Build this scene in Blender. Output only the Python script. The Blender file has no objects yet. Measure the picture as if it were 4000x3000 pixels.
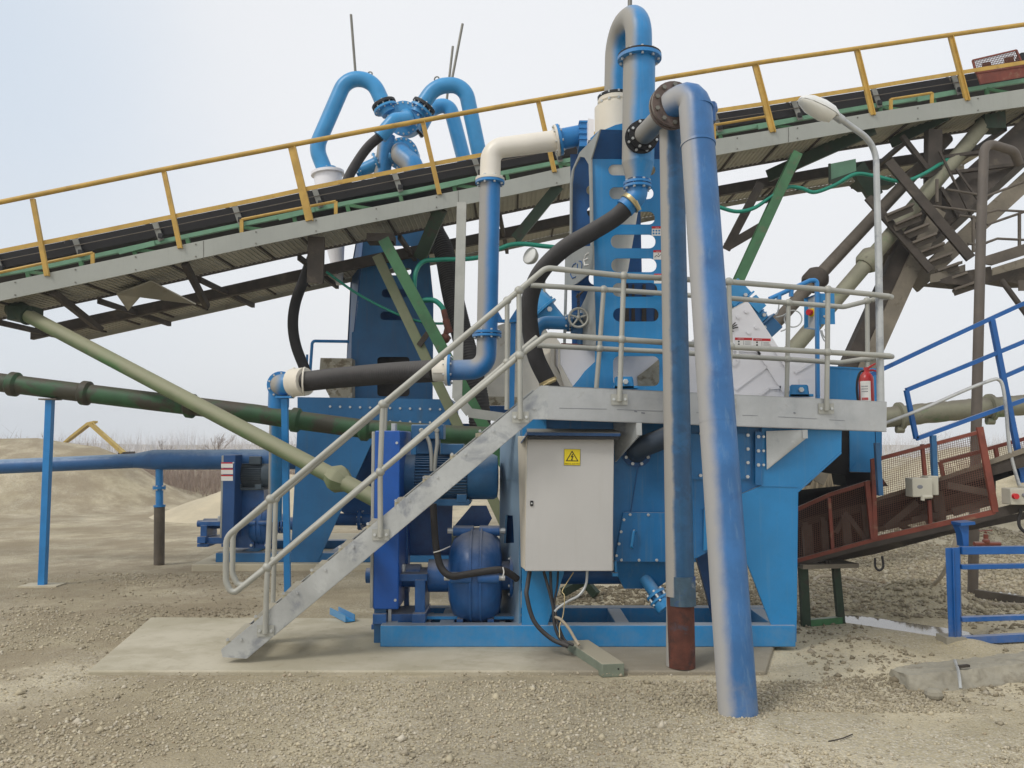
import bpy, math, random
from mathutils import Vector, Matrix, noise as mnoise
from mathutils.geometry import tessellate_polygon
random.seed(7)
S = bpy.context.scene
COL = S.collection
F = 3200.0; HZ = 1720.0; CAMZ = 2.0
PITCH = math.atan((HZ-1500.0)/F)
cp, sp = math.cos(PITCH), math.sin(PITCH)
CAM = Vector((0, 0, CAMZ))
V = Vector
def ray(x, y):
    u = (x-2000.0)/F; v = (1500.0-y)/F
    return V((u, cp - v*sp, sp + v*cp))
def P(x, y, Y):
    d = ray(x, y); return CAM + d*(Y/d.y)
def XP(x, Y, y=2180): return P(x, y, Y).x
def G(x, y, z=0.0):
    d = ray(x, y); return CAM + d*((z-CAMZ)/d.z)
class Pl:
    """a plane in the place; at(x, y) is where a sight line meets it"""
    def __init__(s, a, b, c=None):
        s.p = a
        e = b-a
        s.n = e.cross(c-a).normalized() if c is not None else e.cross(V((0, 0, 1))).normalized()
        if s.n.y < 0: s.n = -s.n
    def at(s, x, y, off=0.0):
        d = ray(x, y); q = s.p + s.n*off
        return CAM + d*((q-CAM).dot(s.n)/d.dot(s.n))
def px(n, Y): return n*Y/F
def lerp(a, b, t): return a+(b-a)*t
def itp(tab, x):
    for (x0, y0), (x1, y1) in zip(tab, tab[1:]):
        if x <= x1 or (x1, y1) == tab[-1]: return y0+(y1-y0)*(x-x0)/(x1-x0)
def frame(d):
    d = d.normalized(); a = V((0, 0, 1)) if abs(d.z) < .9 else V((0, 1, 0))
    s = d.cross(a).normalized(); return d, s, s.cross(d).normalized()
def rr(x0, y0, x1, y1, r, n=5):
    o = []
    for cx, cy, a0 in ((x1-r, y0+r, -90), (x1-r, y1-r, 0), (x0+r, y1-r, 90), (x0+r, y0+r, 180)):
        for i in range(n+1):
            a = math.radians(a0+90*i/n); o.append((cx+r*math.cos(a), cy+r*math.sin(a)))
    return o
def fillet(pts, rad, n=8):
    """round the inner corners of a path with arcs of radius rad (number or list)"""
    out = [pts[0]]
    for i in range(1, len(pts)-1):
        r = rad[i-1] if isinstance(rad, (list, tuple)) else rad
        a, b, c = pts[i-1], pts[i], pts[i+1]
        d0 = (a-b); d1 = (c-b); l0 = d0.length; l1 = d1.length; d0.normalize(); d1.normalize()
        ang = d0.angle(d1, math.pi)
        if ang > math.pi-.03 or r <= 0: out.append(b); continue
        t = min(r/math.tan(ang/2), l0*.49, l1*.49); rad2 = t*math.tan(ang/2)
        bis = (d0+d1).normalized(); cen = b+bis*(rad2/math.sin(ang/2))
        u = (b+d0*t)-cen; w = (b+d1*t)-cen; th = u.angle(w)
        for k in range(n+1):
            f = k/n; out.append(cen+(u*math.sin((1-f)*th)+w*math.sin(f*th))/math.sin(th))
    out.append(pts[-1]); return out
def spline(pts, n=8):
    q = [pts[0]*2-pts[1]]+list(pts)+[pts[-1]*2-pts[-2]]; o = []
    for i in range(1, len(q)-2):
        for k in range(n):
            t = k/n; a, b, c, d = q[i-1:i+3]
            o.append(.5*((2*b)+(c-a)*t+(2*a-5*b+4*c-d)*t*t+(3*b-a-3*c+d)*t*t*t))
    o.append(pts[-1]); return o
class MB:
    """collects shapes into one mesh"""
    def __init__(s): s.v = []; s.f = []; s.m = []
    def add(s, vs, fs, mi=0):
        o = len(s.v); s.v += [tuple(v) for v in vs]
        for f in fs: s.f.append(tuple(i+o for i in f)); s.m.append(mi)
        return s
    def hexa(s, p, mi=0):
        return s.add(p, [(0,3,2,1), (4,5,6,7), (0,1,5,4), (1,2,6,5), (2,3,7,6), (3,0,4,7)], mi)
    def box(s, c, sz, ax=None, mi=0):
        X, Y, Z = ax if ax else (V((1,0,0)), V((0,1,0)), V((0,0,1)))
        X, Y, Z = X*sz[0]/2, Y*sz[1]/2, Z*sz[2]/2; c = V(c)
        return s.hexa([c-X-Y-Z, c+X-Y-Z, c+X+Y-Z, c-X+Y-Z, c-X-Y+Z, c+X-Y+Z, c+X+Y+Z, c-X+Y+Z], mi)
    def span(s, a, b, mi=0):
        a, b = V(a), V(b); return s.box((a+b)/2, [abs(b[i]-a[i]) for i in range(3)], None, mi)
    def bar(s, a, b, w, h, up=(0,0,1), mi=0):
        a, b = V(a), V(b); d = (b-a); L = d.length; d.normalize()
        sd = d.cross(V(up)).normalized(); u = sd.cross(d).normalized()
        return s.box((a+b)/2, (L, w, h), (d, sd, u), mi)
    def prism(s, pts, vec, mi=0):
        n = len(pts); vec = V(vec); top = [V(p)+vec for p in pts]
        nrm = V((0,0,0))
        for i in range(n): nrm += V(pts[i]).cross(V(pts[(i+1) % n]))
        fs = [tuple(range(n))[::-1], tuple(range(n, 2*n))]+[(i, (i+1) % n, n+(i+1) % n, n+i) for i in range(n)]
        if nrm.dot(vec) < 0: fs = [f[::-1] for f in fs]
        return s.add(list(pts)+top, fs, mi)
    def plate(s, loops, vec, mi=0):
        """plate with holes: loops of 3-D points, outer first"""
        vec = V(vec); flat = [V(p) for l in loops for p in l]; n = len(flat)
        tr = tessellate_polygon([[V(p) for p in l] for l in loops])
        fs = []
        for t in tr:
            a, b, c = (flat[i] for i in t)
            t = tuple(t) if (b-a).cross(c-a).dot(vec) < 0 else tuple(t)[::-1]
            fs.append(t); fs.append(tuple(i+n for i in t[::-1]))
        o = 0
        for l in loops:
            k = len(l)
            for i in range(k): fs.append((o+i, o+(i+1) % k, n+o+(i+1) % k, n+o+i))
            o += k
        return s.add(flat+[p+vec for p in flat], fs, mi)
    def tube(s, pts, r, n=16, cap=True, mi=0, closed=False):
        pts = [V(p) for p in pts]; k = len(pts); rs = r if isinstance(r, (list, tuple)) else [r]*k
        tan = []
        for i in range(k):
            a = pts[(i-1) % k] if closed or i else pts[0]; b = pts[(i+1) % k] if closed or i < k-1 else pts[-1]
            tan.append((b-a).normalized())
        d, sd, u = frame(tan[0]); vs = []
        for i in range(k):
            if i:
                q = tan[i-1].rotation_difference(tan[i]); sd = q @ sd
                sd = (sd-tan[i]*sd.dot(tan[i])).normalized()
            u = sd.cross(tan[i])
            for j in range(n):
                a = 2*math.pi*j/n; vs.append(pts[i]+(sd*math.cos(a)+u*math.sin(a))*rs[i])
        fs = []
        for i in range(k if closed else k-1):
            i2 = (i+1) % k
            for j in range(n): fs.append((i*n+j, i*n+(j+1) % n, i2*n+(j+1) % n, i2*n+j))
        if cap and not closed: fs += [tuple(range(n))[::-1], tuple(range((k-1)*n, k*n))]
        fs = [f[::-1] for f in fs]
        return s.add(vs, fs, mi)
    def cyl(s, a, b, r, r2=None, n=20, mi=0):
        a, b = V(a), V(b); return s.tube([a, b], [r, r if r2 is None else r2], n, True, mi)
    def bolt(s, p, ax, r=.012, h=.012, mi=1):
        ax = V(ax).normalized(); p = V(p); return s.cyl(p-ax*h*.2, p+ax*h, r, n=6, mi=mi)
    def flange(s, c, ax, r, th, nb=8, rb=None, br=.014, bl=None, n=28, ri=None):
        ax = V(ax).normalized(); c = V(c); d, sd, u = frame(ax)
        s.cyl(c-ax*th/2, c+ax*th/2, r, n=n)
        rb = rb or r*.86; bl = bl or th*.5+br*1.3
        for i in range(nb):
            a = 2*math.pi*(i+.5)/nb; q = c+(sd*math.cos(a)+u*math.sin(a))*rb
            s.cyl(q-ax*bl, q+ax*bl, br, n=6, mi=1)
        return s
    def torus(s, c, ax, R, r, n=28, m=8, mi=0):
        d, a, b = frame(V(ax)); c = V(c)
        return s.tube([c+(a*math.cos(2*math.pi*i/n)+b*math.sin(2*math.pi*i/n))*R for i in range(n)], r, m, mi=mi, closed=True)
    def ball(s, c, r, n=12, m=8, sz=(1,1,1), mi=0):
        vs = [V(c)+V((0,0,r*sz[2]))]; fs = []
        for i in range(1, m):
            t = math.pi*i/m
            for j in range(n):
                a = 2*math.pi*j/n; vs.append(V(c)+V((r*sz[0]*math.sin(t)*math.cos(a), r*sz[1]*math.sin(t)*math.sin(a), r*sz[2]*math.cos(t))))
        vs.append(V(c)-V((0,0,r*sz[2]))); L = len(vs)-1
        for j in range(n):
            fs.append((0, 1+j, 1+(j+1) % n)); fs.append((L, L-n+(j+1) % n, L-n+j))
            for i in range(m-2): fs.append((1+i*n+j, 1+(i+1)*n+j, 1+(i+1)*n+(j+1) % n, 1+i*n+(j+1) % n))
        return s.add(vs, fs, mi)
    def lathe(s, c, ax, prof, n=28, mi=0):
        ax = V(ax).normalized(); c = V(c)
        return s.tube([c+ax*t for r, t in prof], [r for r, t in prof], n, True, mi)
    def build(s, name, mats, parent=None, bevel=0, ang=38, label=None):
        me = bpy.data.meshes.new(name); o = bpy.data.objects.new(name, me); COL.objects.link(o)
        off = V((0,0,0)); q = parent
        while q is not None: off += q.location; q = q.parent
        if parent is None:
            lo = [min(v[i] for v in s.v) for i in range(3)]; hi = [max(v[i] for v in s.v) for i in range(3)]
            off = V(((lo[0]+hi[0])/2, (lo[1]+hi[1])/2, lo[2])); o.location = off
        me.from_pydata([V(v)-off for v in s.v], [], s.f)
        for m in (mats if isinstance(mats, (list, tuple)) else [mats]): me.materials.append(m)
        me.polygons.foreach_set('material_index', [min(i, len(me.materials)-1) for i in s.m])
        me.polygons.foreach_set('use_smooth', [True]*len(s.f)); me.update()
        me.validate(); me.set_sharp_from_angle(angle=math.radians(ang))
        if parent is not None: o.parent = parent
        if bevel:
            b = o.modifiers.new('bevel', 'BEVEL'); b.width = bevel; b.segments = 2; b.limit_method = 'ANGLE'; b.harden_normals = False
        if label: o['label'] = label
        return o
def tag(o, label=None, cat=None, group=None, kind=None):
    if label: o['label'] = label
    if cat: o['category'] = cat
    if group: o['group'] = group
    if kind: o['kind'] = kind
    return o
def T(name, label, cat, loc, group=None):
    o = bpy.data.objects.new(name, None); COL.objects.link(o); o.empty_display_size = .2
    o.location = loc; return tag(o, label, cat, group)
def text(s, size, org, ux, uz, mat, parent, name='lettering', align='CENTER', off=.002):
    c = bpy.data.curves.new('t', 'FONT'); c.body = s; c.size = size; c.align_x = align; c.resolution_u = 2
    o = bpy.data.objects.new('t', c); COL.objects.link(o)
    bpy.context.view_layer.update()
    me = bpy.data.meshes.new_from_object(o.evaluated_get(bpy.context.evaluated_depsgraph_get()))
    ux = V(ux).normalized(); uz = V(uz).normalized(); nn = ux.cross(uz)
    mb = MB(); mb.add([V(org)+ux*v.co.x+uz*v.co.y+nn*off for v in me.vertices], [tuple(p.vertices) for p in me.polygons])
    bpy.data.objects.remove(o); bpy.data.curves.remove(c); bpy.data.meshes.remove(me)
    return mb.build(name, mat, parent)

# ------------------------------------------------------------------ materials
def srgb(r, g, b):
    f = lambda c: (c/255/12.92) if c/255 <= .04045 else ((c/255+.055)/1.055)**2.4
    return (f(r), f(g), f(b), 1)
class NT:
    def __init__(s, m): s.t = m.node_tree; s.t.nodes.clear()
    def n(s, typ, ins=None, **kw):
        x = s.t.nodes.new('ShaderNode'+typ)
        for k, v in kw.items(): setattr(x, k, v)
        for k, v in (ins or {}).items():
            if hasattr(v, 'links') or isinstance(v, bpy.types.NodeSocket): s.t.links.new(v, x.inputs[k])
            else: x.inputs[k].default_value = v
        return x
    def noise(s, vec, sc, det=5, ro=.6, dist=0):
        return s.n('TexNoise', {'Vector': vec, 'Scale': sc, 'Detail': det, 'Roughness': ro, 'Distortion': dist}).outputs[0]
    def rng(s, v, a, b, c=0, d=1):
        return s.n('MapRange', {0: v, 1: a, 2: b, 3: c, 4: d}, interpolation_type='SMOOTHSTEP').outputs[0]
    def math(s, op, a, b=0):
        return s.n('Math', {0: a, 1: b}, operation=op).outputs[0]
    def mix(s, f, a, b, bt='MIX'):
        return s.n('Mix', {0: f, 6: a, 7: b}, data_type='RGBA', blend_type=bt).outputs[2]
    def out(s, bs): s.t.links.new(bs, s.n('OutputMaterial').inputs[0])
def scale(c, k): return (min(c[0]*k, 1), min(c[1]*k, 1), min(c[2]*k, 1), 1)
DUST = srgb(158, 152, 140)
def M(name, col, rough=.5, metal=0, var=.16, vs=3.0, dust=0, dcol=None, dd=(-.85, -.25, .35), d0=.2, d1=.8, up=0,
      patches=(), bump=0, bs=80, streak=0, scol=None, spec=.5, splash=0):
    m = bpy.data.materials.new(name); m.use_nodes = True; t = NT(m)
    oc = t.n('TexCoord').outputs['Object']; geo = t.n('NewGeometry'); nrm = geo.outputs['Normal']
    n1 = t.noise(oc, vs); n2 = t.noise(oc, vs*9, 4, .7)
    c = t.mix(t.rng(n1, .3, .7), scale(col, 1-var), scale(col, 1+var))
    c = t.mix(t.math('MULTIPLY', t.rng(n2, .52, .75), .35*var/.16), c, scale(col, .72))
    ro = t.math('ADD', rough-.08, t.math('MULTIPLY', n1, .16))
    if streak:
        mp = t.n('Mapping', {'Vector': oc, 'Scale': (14, 14, .7)}).outputs[0]
        sk = t.rng(t.noise(mp, 1.5, 5, .65), .52, .72)
        c = t.mix(t.math('MULTIPLY', sk, streak), c, scol or DUST)
    for (pc, ps, lo, hi, amt) in patches:
        k = t.rng(t.noise(oc, ps, 6, .65, .4), lo, hi)
        c = t.mix(t.math('MULTIPLY', k, amt), c, pc)
    if splash:
        z = t.n('SeparateXYZ', {0: geo.outputs['Position']}).outputs[2]
        k = t.math('ADD', t.rng(z, .7, .0, 0, .55), t.math('MULTIPLY', t.math('SUBTRACT', t.noise(oc, 9, 7, .75), .5), 1.1))
        c = t.mix(t.math('MULTIPLY', t.rng(k, .28, .7), splash), c, srgb(150, 140, 118))
    dc = dcol or DUST
    if dust or up:
        fac = None
        if dust:
            dv = t.n('VectorMath', {0: nrm, 1: V(dd).normalized()}, operation='DOT_PRODUCT').outputs['Value']
            w = t.math('ADD', dv, t.math('MULTIPLY', t.math('SUBTRACT', t.noise(oc, 2.2, 6, .7), .5), .5))
            fac = t.math('MULTIPLY', t.rng(w, d0, d1), dust)
        if up:
            uz = t.n('SeparateXYZ', {0: nrm}).outputs[2]
            w2 = t.math('ADD', uz, t.math('MULTIPLY', t.math('SUBTRACT', t.noise(oc, 5, 6, .7), .5), .8))
            f2 = t.math('MULTIPLY', t.rng(w2, .35, .95), up)
            fac = f2 if fac is None else t.math('MAXIMUM', fac, f2)
        c = t.mix(fac, c, dc); ro = t.math('MAXIMUM', ro, t.math('MULTIPLY', fac, .85))
    ins = {'Base Color': c, 'Roughness': ro, 'Metallic': metal, 'Specular IOR Level': spec}
    if bump:
        ins['Normal'] = t.n('Bump', {'Height': t.noise(oc, bs, 4, .6), 'Strength': bump, 'Distance': .01}).outputs[0]
    t.out(t.n('BsdfPrincipled', ins).outputs[0]); return m
B1 = srgb(34, 126, 196); B2 = srgb(24, 106, 170)
RUST = srgb(98, 60, 42)
m_blue = M('plant_blue_paint', B1, .42, dust=.25, d0=.55, d1=1.1, up=.7, var=.1, patches=((scale(B1, .55), 1.2, .55, .8, .4),))
m_tower = M('tower_blue_paint', srgb(36, 130, 188), .4, dust=.2, d0=.6, d1=1.1, up=.7, var=.09, vs=1.5, streak=.16, scol=srgb(120, 150, 170), patches=((srgb(70, 130, 172), .9, .55, .75, .35), (srgb(96, 120, 136), 16, .7, .74, .5)), bump=.03, splash=.16)
m_tank = M('sump_blue_paint', srgb(24, 106, 162), .42, up=.8, var=.16, vs=1.6, streak=.34, splash=.3, scol=srgb(96, 120, 134), patches=((srgb(12, 72, 124), 1.1, .5, .72, .5), (srgb(104, 118, 124), 14, .69, .74, .5)))
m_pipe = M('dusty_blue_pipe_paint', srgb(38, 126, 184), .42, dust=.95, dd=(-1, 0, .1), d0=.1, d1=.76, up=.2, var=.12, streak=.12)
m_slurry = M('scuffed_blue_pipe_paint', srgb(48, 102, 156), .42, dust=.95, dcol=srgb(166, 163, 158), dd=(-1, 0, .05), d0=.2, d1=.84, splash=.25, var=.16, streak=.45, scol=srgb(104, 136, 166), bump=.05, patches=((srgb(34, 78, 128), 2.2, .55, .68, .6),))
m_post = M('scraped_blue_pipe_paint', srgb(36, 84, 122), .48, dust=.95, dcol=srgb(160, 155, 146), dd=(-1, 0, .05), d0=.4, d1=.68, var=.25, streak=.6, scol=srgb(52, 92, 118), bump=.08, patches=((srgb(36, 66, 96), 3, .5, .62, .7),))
m_rust = M('rusted_steel', srgb(92, 52, 40), .85, var=.3, vs=7, patches=((srgb(58, 40, 36), 9, .5, .65, .8), (srgb(64, 74, 88), 5, .6, .7, .6)), bump=.3)
m_bflange = M('brown_flange', srgb(96, 82, 76), .7, var=.25, vs=8, dust=.5, d0=.3, d1=.9, bump=.2)
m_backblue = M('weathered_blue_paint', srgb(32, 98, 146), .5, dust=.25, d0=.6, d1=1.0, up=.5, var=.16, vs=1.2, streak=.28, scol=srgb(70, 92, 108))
m_cluster = M('cyclone_blue_paint', srgb(54, 142, 196), .38, up=.0, dust=.35, d0=.55, d1=1.1, var=.08)
m_guard = M('guard_blue_paint', srgb(18, 82, 164), .4, var=.1, up=.3, splash=.2, streak=.12, scol=srgb(80, 110, 150))
m_navy = M('pump_navy_paint', srgb(36, 88, 146), .34, var=.2, up=.6, vs=5, splash=.2)
m_motor = M('motor_blue_paint', srgb(44, 98, 142), .45, var=.18, up=.6, dcol=srgb(150, 160, 165))
m_cobalt = M('cobalt_blue_paint', srgb(20, 88, 156), .42, splash=.25, var=.12, up=.35, patches=((srgb(90, 96, 100), 14, .66, .74, .6),))
m_lblue = M('post_blue_paint', srgb(40, 126, 190), .45, dust=.3, d0=.5, d1=1.0, var=.1)
m_bigpipe = M('far_pipe_blue_paint', srgb(40, 92, 144), .45, up=.8, dcol=srgb(150, 170, 190), var=.12)
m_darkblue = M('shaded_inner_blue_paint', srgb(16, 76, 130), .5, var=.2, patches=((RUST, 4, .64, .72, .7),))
m_galv = M('galvanized_steel', srgb(184, 186, 184), .42, .35, var=.14, vs=2.4, patches=((srgb(132, 136, 144), 3.4, .5, .66, .75), (srgb(205, 207, 204), 5, .58, .72, .6)), up=.3)
m_rail = M('dusty_galvanized_tube', srgb(168, 168, 160), .55, .25, var=.1, dust=.4, d0=.2, d1=.9, up=.5, dcol=srgb(178, 174, 160), bump=.06)
m_white = M('white_machine_paint', srgb(240, 238, 240), .42, var=.03, vs=2, up=.4, dcol=srgb(190, 180, 158))
m_cream = M('dusty_white_paint', srgb(222, 216, 202), .5, var=.06, dust=.4, d0=.3, d1=.9, dcol=srgb(206, 192, 166), patches=((srgb(180, 160, 120), 5, .62, .75, .5),))
m_dirty = M('mud_splashed_white_paint', srgb(176, 168, 148), .7, var=.15, vs=5, patches=((srgb(110, 96, 70), 6, .5, .62, .8), (srgb(205, 200, 186), 9, .58, .66, .7)), bump=.2)
m_wpipe = M('white_pipe_paint', srgb(228, 222, 210), .38, var=.03, dust=.3, d0=.3, d1=.9, dcol=srgb(212, 196, 164))
m_door = M('cabinet_grey_enamel', srgb(190, 188, 184), .42, var=.03, vs=1.5, streak=.1, scol=srgb(166, 160, 148))
m_rubber = M('black_rubber', srgb(44, 42, 42), .75, var=.2, vs=6, dust=.45, d0=.3, d1=1.0, dd=(-.4, -.3, .9), dcol=srgb(104, 100, 96))
m_black = M('black_plastic', srgb(22, 22, 24), .6, var=.2, up=.3)
m_belt = M('conveyor_belt_rubber', srgb(26, 24, 25), .8, var=.25, vs=5)
m_bolt = M('zinc_bolt', srgb(196, 198, 196), .4, .5, var=.1)
m_dbolt = M('dull_bolt', srgb(120, 118, 110), .5, .5, var=.2)
m_fascia = M('grey_fascia_sheet', srgb(158, 160, 152), .5, .1, var=.06, vs=1.2, streak=.15, scol=srgb(130, 128, 118))
m_deck = M('corrugated_deck', srgb(168, 164, 150), .65, var=.12, vs=2, patches=((srgb(128, 118, 100), 3, .58, .7, .6),))
m_yellow = M('yellow_rail_paint', srgb(186, 150, 70), .55, var=.14, vs=4, patches=((srgb(150, 112, 50), 6, .58, .7, .6),), up=.2)
m_green = M('conveyor_green_paint', srgb(62, 108, 70), .55, var=.16, vs=4, up=.5, patches=((srgb(92, 92, 70), 5, .55, .68, .6),))
m_lgreen = M('pale_green_paint', srgb(104, 146, 118), .55, var=.12, vs=4, up=.3)
m_dgreen = M('dark_green_steel', srgb(44, 62, 46), .65, var=.25, vs=4, patches=((srgb(58, 50, 42), 4, .5, .65, .8),))
m_olive = M('dusty_green_tube', srgb(98, 112, 78), .65, var=.15, up=.8, dust=.7, d0=.1, d1=.8, dd=(-.2, -.4, .85), dcol=srgb(150, 146, 120), patches=((srgb(66, 112, 62), .9, .56, .68, .8),))
m_gpipe = M('old_green_pipe_paint', srgb(44, 82, 50), .6, var=.2, vs=3, up=.7, dcol=srgb(86, 76, 66), patches=((srgb(62, 52, 44), 2.2, .48, .6, .85), (srgb(56, 100, 60), 1.7, .58, .7, .6)), bump=.1)
m_gpipe2 = M('mudded_green_pipe', srgb(134, 132, 112), .75, var=.12, vs=3, patches=((srgb(82, 118, 72), 2.4, .55, .68, .7), (srgb(96, 90, 78), 3, .6, .66, .8)), up=.8, dcol=srgb(110, 104, 92), bump=.25)
m_brown = M('brown_dusty_steel', srgb(98, 90, 80), .75, var=.18, vs=4, patches=((srgb(76, 66, 56), 3, .52, .68, .7),), bump=.15)
m_dark = M('grimy_dark_steel', srgb(66, 59, 52), .8, var=.25, vs=4, patches=((srgb(96, 88, 74), 3, .55, .7, .6),), bump=.2)
m_beige = M('mud_coated_steel', srgb(122, 114, 100), .85, var=.18, vs=3, patches=((srgb(92, 84, 70), 4, .55, .66, .7),), bump=.3)
m_red = M('red_oxide_paint', srgb(122, 62, 48), .65, var=.2, vs=5, patches=((srgb(142, 112, 88), 6, .55, .7, .7),), up=.5)
m_rmesh = M('rusty_wire', srgb(108, 74, 60), .75, var=.2)
m_gmesh = M('grey_wire', srgb(120, 118, 112), .7, var=.1)
m_jbox = M('beige_plastic', srgb(186, 182, 166), .5, var=.05, up=.3)
m_ghose = M('green_garden_hose', srgb(20, 128, 106), .45, var=.1)
m_gravelhose = M('dusty_beige_hose', srgb(160, 148, 128), .75, var=.12)
m_fire = M('extinguisher_red', srgb(176, 28, 34), .32, var=.08, dust=.3, d0=.5, d1=1.0, dcol=srgb(180, 120, 110))
m_label = M('printed_label_white', srgb(232, 230, 224), .5, var=.02)
m_lred = M('label_red', srgb(196, 36, 40), .5, var=.03)
m_lblack = M('label_black', srgb(26, 26, 26), .6, var=.05)
m_lyel = M('sign_yellow', srgb(232, 208, 20), .45, var=.03)
m_lgrey = M('label_print_grey', srgb(120, 122, 128), .6, var=.05)
m_lampg = M('lamp_grey_shell', srgb(226, 226, 222), .4, var=.04, up=.2)
m_glass = M('lamp_cover_plastic', srgb(224, 222, 212), .25, var=.04)
m_orange = M('brass_clamp', srgb(190, 172, 128), .4, .6, var=.1)
m_conc = M('concrete', srgb(186, 177, 154), .9, var=.12, vs=1.1, patches=((srgb(166, 154, 126), 1.5, .5, .68, .7), (srgb(150, 140, 118), 6, .62, .72, .5)), bump=.25, bs=40)
m_footing = M('rough_concrete', srgb(150, 144, 128), .92, var=.14, vs=2.5, patches=((srgb(112, 104, 88), 3, .52, .66, .7),), bump=.5, bs=25)
m_timber = M('weathered_grey_green_trunking', srgb(120, 128, 112), .75, var=.14, vs=5, up=.95, dcol=srgb(160, 152, 132), bump=.1)
m_exc = M('excavator_yellow', srgb(190, 164, 92), .7, var=.1)
m_grime = M('dusty_charcoal_motor', srgb(70, 84, 94), .6, var=.2, up=.5, dcol=srgb(140, 140, 134))
m_lampd = M('weathered_lamp_grey', srgb(150, 150, 142), .5, var=.12)
m_galv2 = M('galvanized_channel', srgb(180, 182, 182), .44, .35, var=.08, vs=3, patches=((srgb(150, 154, 158), 2.2, .54, .74, .5), (srgb(160, 158, 150), 14, .6, .72, .4)), up=.3, streak=.1, scol=srgb(150, 146, 134))
m_idler = M('grimy_idler_plate', srgb(128, 128, 122), .6, .2, var=.2)
# ------------------------------------------------------------------ terrain
SLAB = .04
def sst(a): a = max(0, min(1, a)); return a*a*(3-2*a)
def segd(x, y, ax, ay, bx, by):
    dx, dy = bx-ax, by-ay; t = max(0, min(1, ((x-ax)*dx+(y-ay)*dy)/(dx*dx+dy*dy)))
    return math.hypot(x-ax-t*dx, y-ay-t*dy), t
def H(x, y):
    n = mnoise.noise
    z = n(V((x*.35, y*.35, 1)))*.035+n(V((x*1.3, y*1.3, 5)))*.014+n(V((x*4, y*4, 9)))*.006
    inslab = sst((x+4.2)/.9)*sst((4.2-x)/1.2)*sst((y-6.2)/.7)*sst((10.4-y)/1.0)
    back = sst((x+6.4)/1)*sst((5.5-x)/1)*sst((y-12.2)/.7)*sst((17.5-y)/1)
    pud = sst(2.3-segd(x, y, 3.9, 9.45, 4.65, 8.75)[0]/.42)
    z *= 1-max(inslab, back, pud)
    d, t = segd(x, y, -34, 28, -14.0, 26.2)
    z += (3.2-1.3*t)*sst(1.1-d/(8.0-4.2*t))*(1+.16*n(V((x*.6, y*.6, 3)))+.1*n(V((x*1.6, y*1.6, 3)))+.04*n(V((x*4, y*4, 3))))
    d = math.hypot((x-13.8)/.8, y-24); z += 1.85*sst(1.08-d/6)
    d = math.hypot((x-25)/1.4, y-28); z += 1.5*sst(1-d/9)
    d, t = segd(x, y, 5.5, 18.2, 9.5, 17.4); z += .28*sst(1-d/1.6)
    z -= .05*sst(1-segd(x, y, 3.9, 9.45, 4.65, 8.75)[0]/.5)
    for (mx, my, mh, mr) in ((3.4, 7.25, .07, .55), (3.45, 8.1, .05, .5), (4.45, 8.2, .08, .34), (5.3, 8.5, .05, .7), (5.1, 10.4, .22, .8)):
        z += mh*sst(1-math.hypot(x-mx, y-my)/mr)*(1+.15*n(V((x*5, y*5, 2))))
    z += .05*sst((y-3.4)/2)*sst((6.4-y)/1.5)*n(V((x*.8, y*.8, 12)))
    z += .018*sst(1-math.hypot(x-1.66, y-5.95)/.42)
    if y > 45: z += min(1.2, (y-45)*.01)*n(V((x*.02, y*.02, 0)))
    return z
def terrain():
    def axis(lo, hi, d, g, far):
        a = []; v = lo
        while v < hi: a.append(v); v += d
        s = d
        while v < far: a.append(v); s *= g; v += s
        return a+[far]
    xp = axis(0, 7, .09, 1.13, 300); xs = [-v for v in xp[:0:-1]]+xp
    ys = [-8, -5, -2, 0, 1, 2, 2.6]+axis(3, 12, .09, 1.11, 340)
    vs = [(x, y, H(x, y)) for y in ys for x in xs]; w = len(xs)
    fs = [(j*w+i, j*w+i+1, (j+1)*w+i+1, (j+1)*w+i) for j in range(len(ys)-1) for i in range(w-1)]
    return vs, fs
def damp_shade_fac(t, oc):  # damp and dirt patches by position, plus contact shade painted under the plant
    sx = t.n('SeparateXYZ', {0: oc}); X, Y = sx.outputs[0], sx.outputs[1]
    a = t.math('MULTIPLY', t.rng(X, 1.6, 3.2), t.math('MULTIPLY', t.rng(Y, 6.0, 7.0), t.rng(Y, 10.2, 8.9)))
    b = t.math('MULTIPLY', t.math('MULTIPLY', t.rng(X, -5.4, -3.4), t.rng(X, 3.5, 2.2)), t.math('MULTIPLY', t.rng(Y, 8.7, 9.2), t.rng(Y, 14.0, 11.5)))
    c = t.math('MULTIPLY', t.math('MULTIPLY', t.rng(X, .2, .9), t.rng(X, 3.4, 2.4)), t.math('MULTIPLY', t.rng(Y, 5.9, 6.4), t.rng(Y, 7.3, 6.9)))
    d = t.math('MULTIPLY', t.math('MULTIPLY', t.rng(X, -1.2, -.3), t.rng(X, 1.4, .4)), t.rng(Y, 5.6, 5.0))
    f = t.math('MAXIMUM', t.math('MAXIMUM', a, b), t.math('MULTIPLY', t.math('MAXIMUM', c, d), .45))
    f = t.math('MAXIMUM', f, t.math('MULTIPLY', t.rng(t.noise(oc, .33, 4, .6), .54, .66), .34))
    return t.math('MULTIPLY', f, t.rng(t.noise(oc, 1.1, 5, .6), .22, .46))
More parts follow.
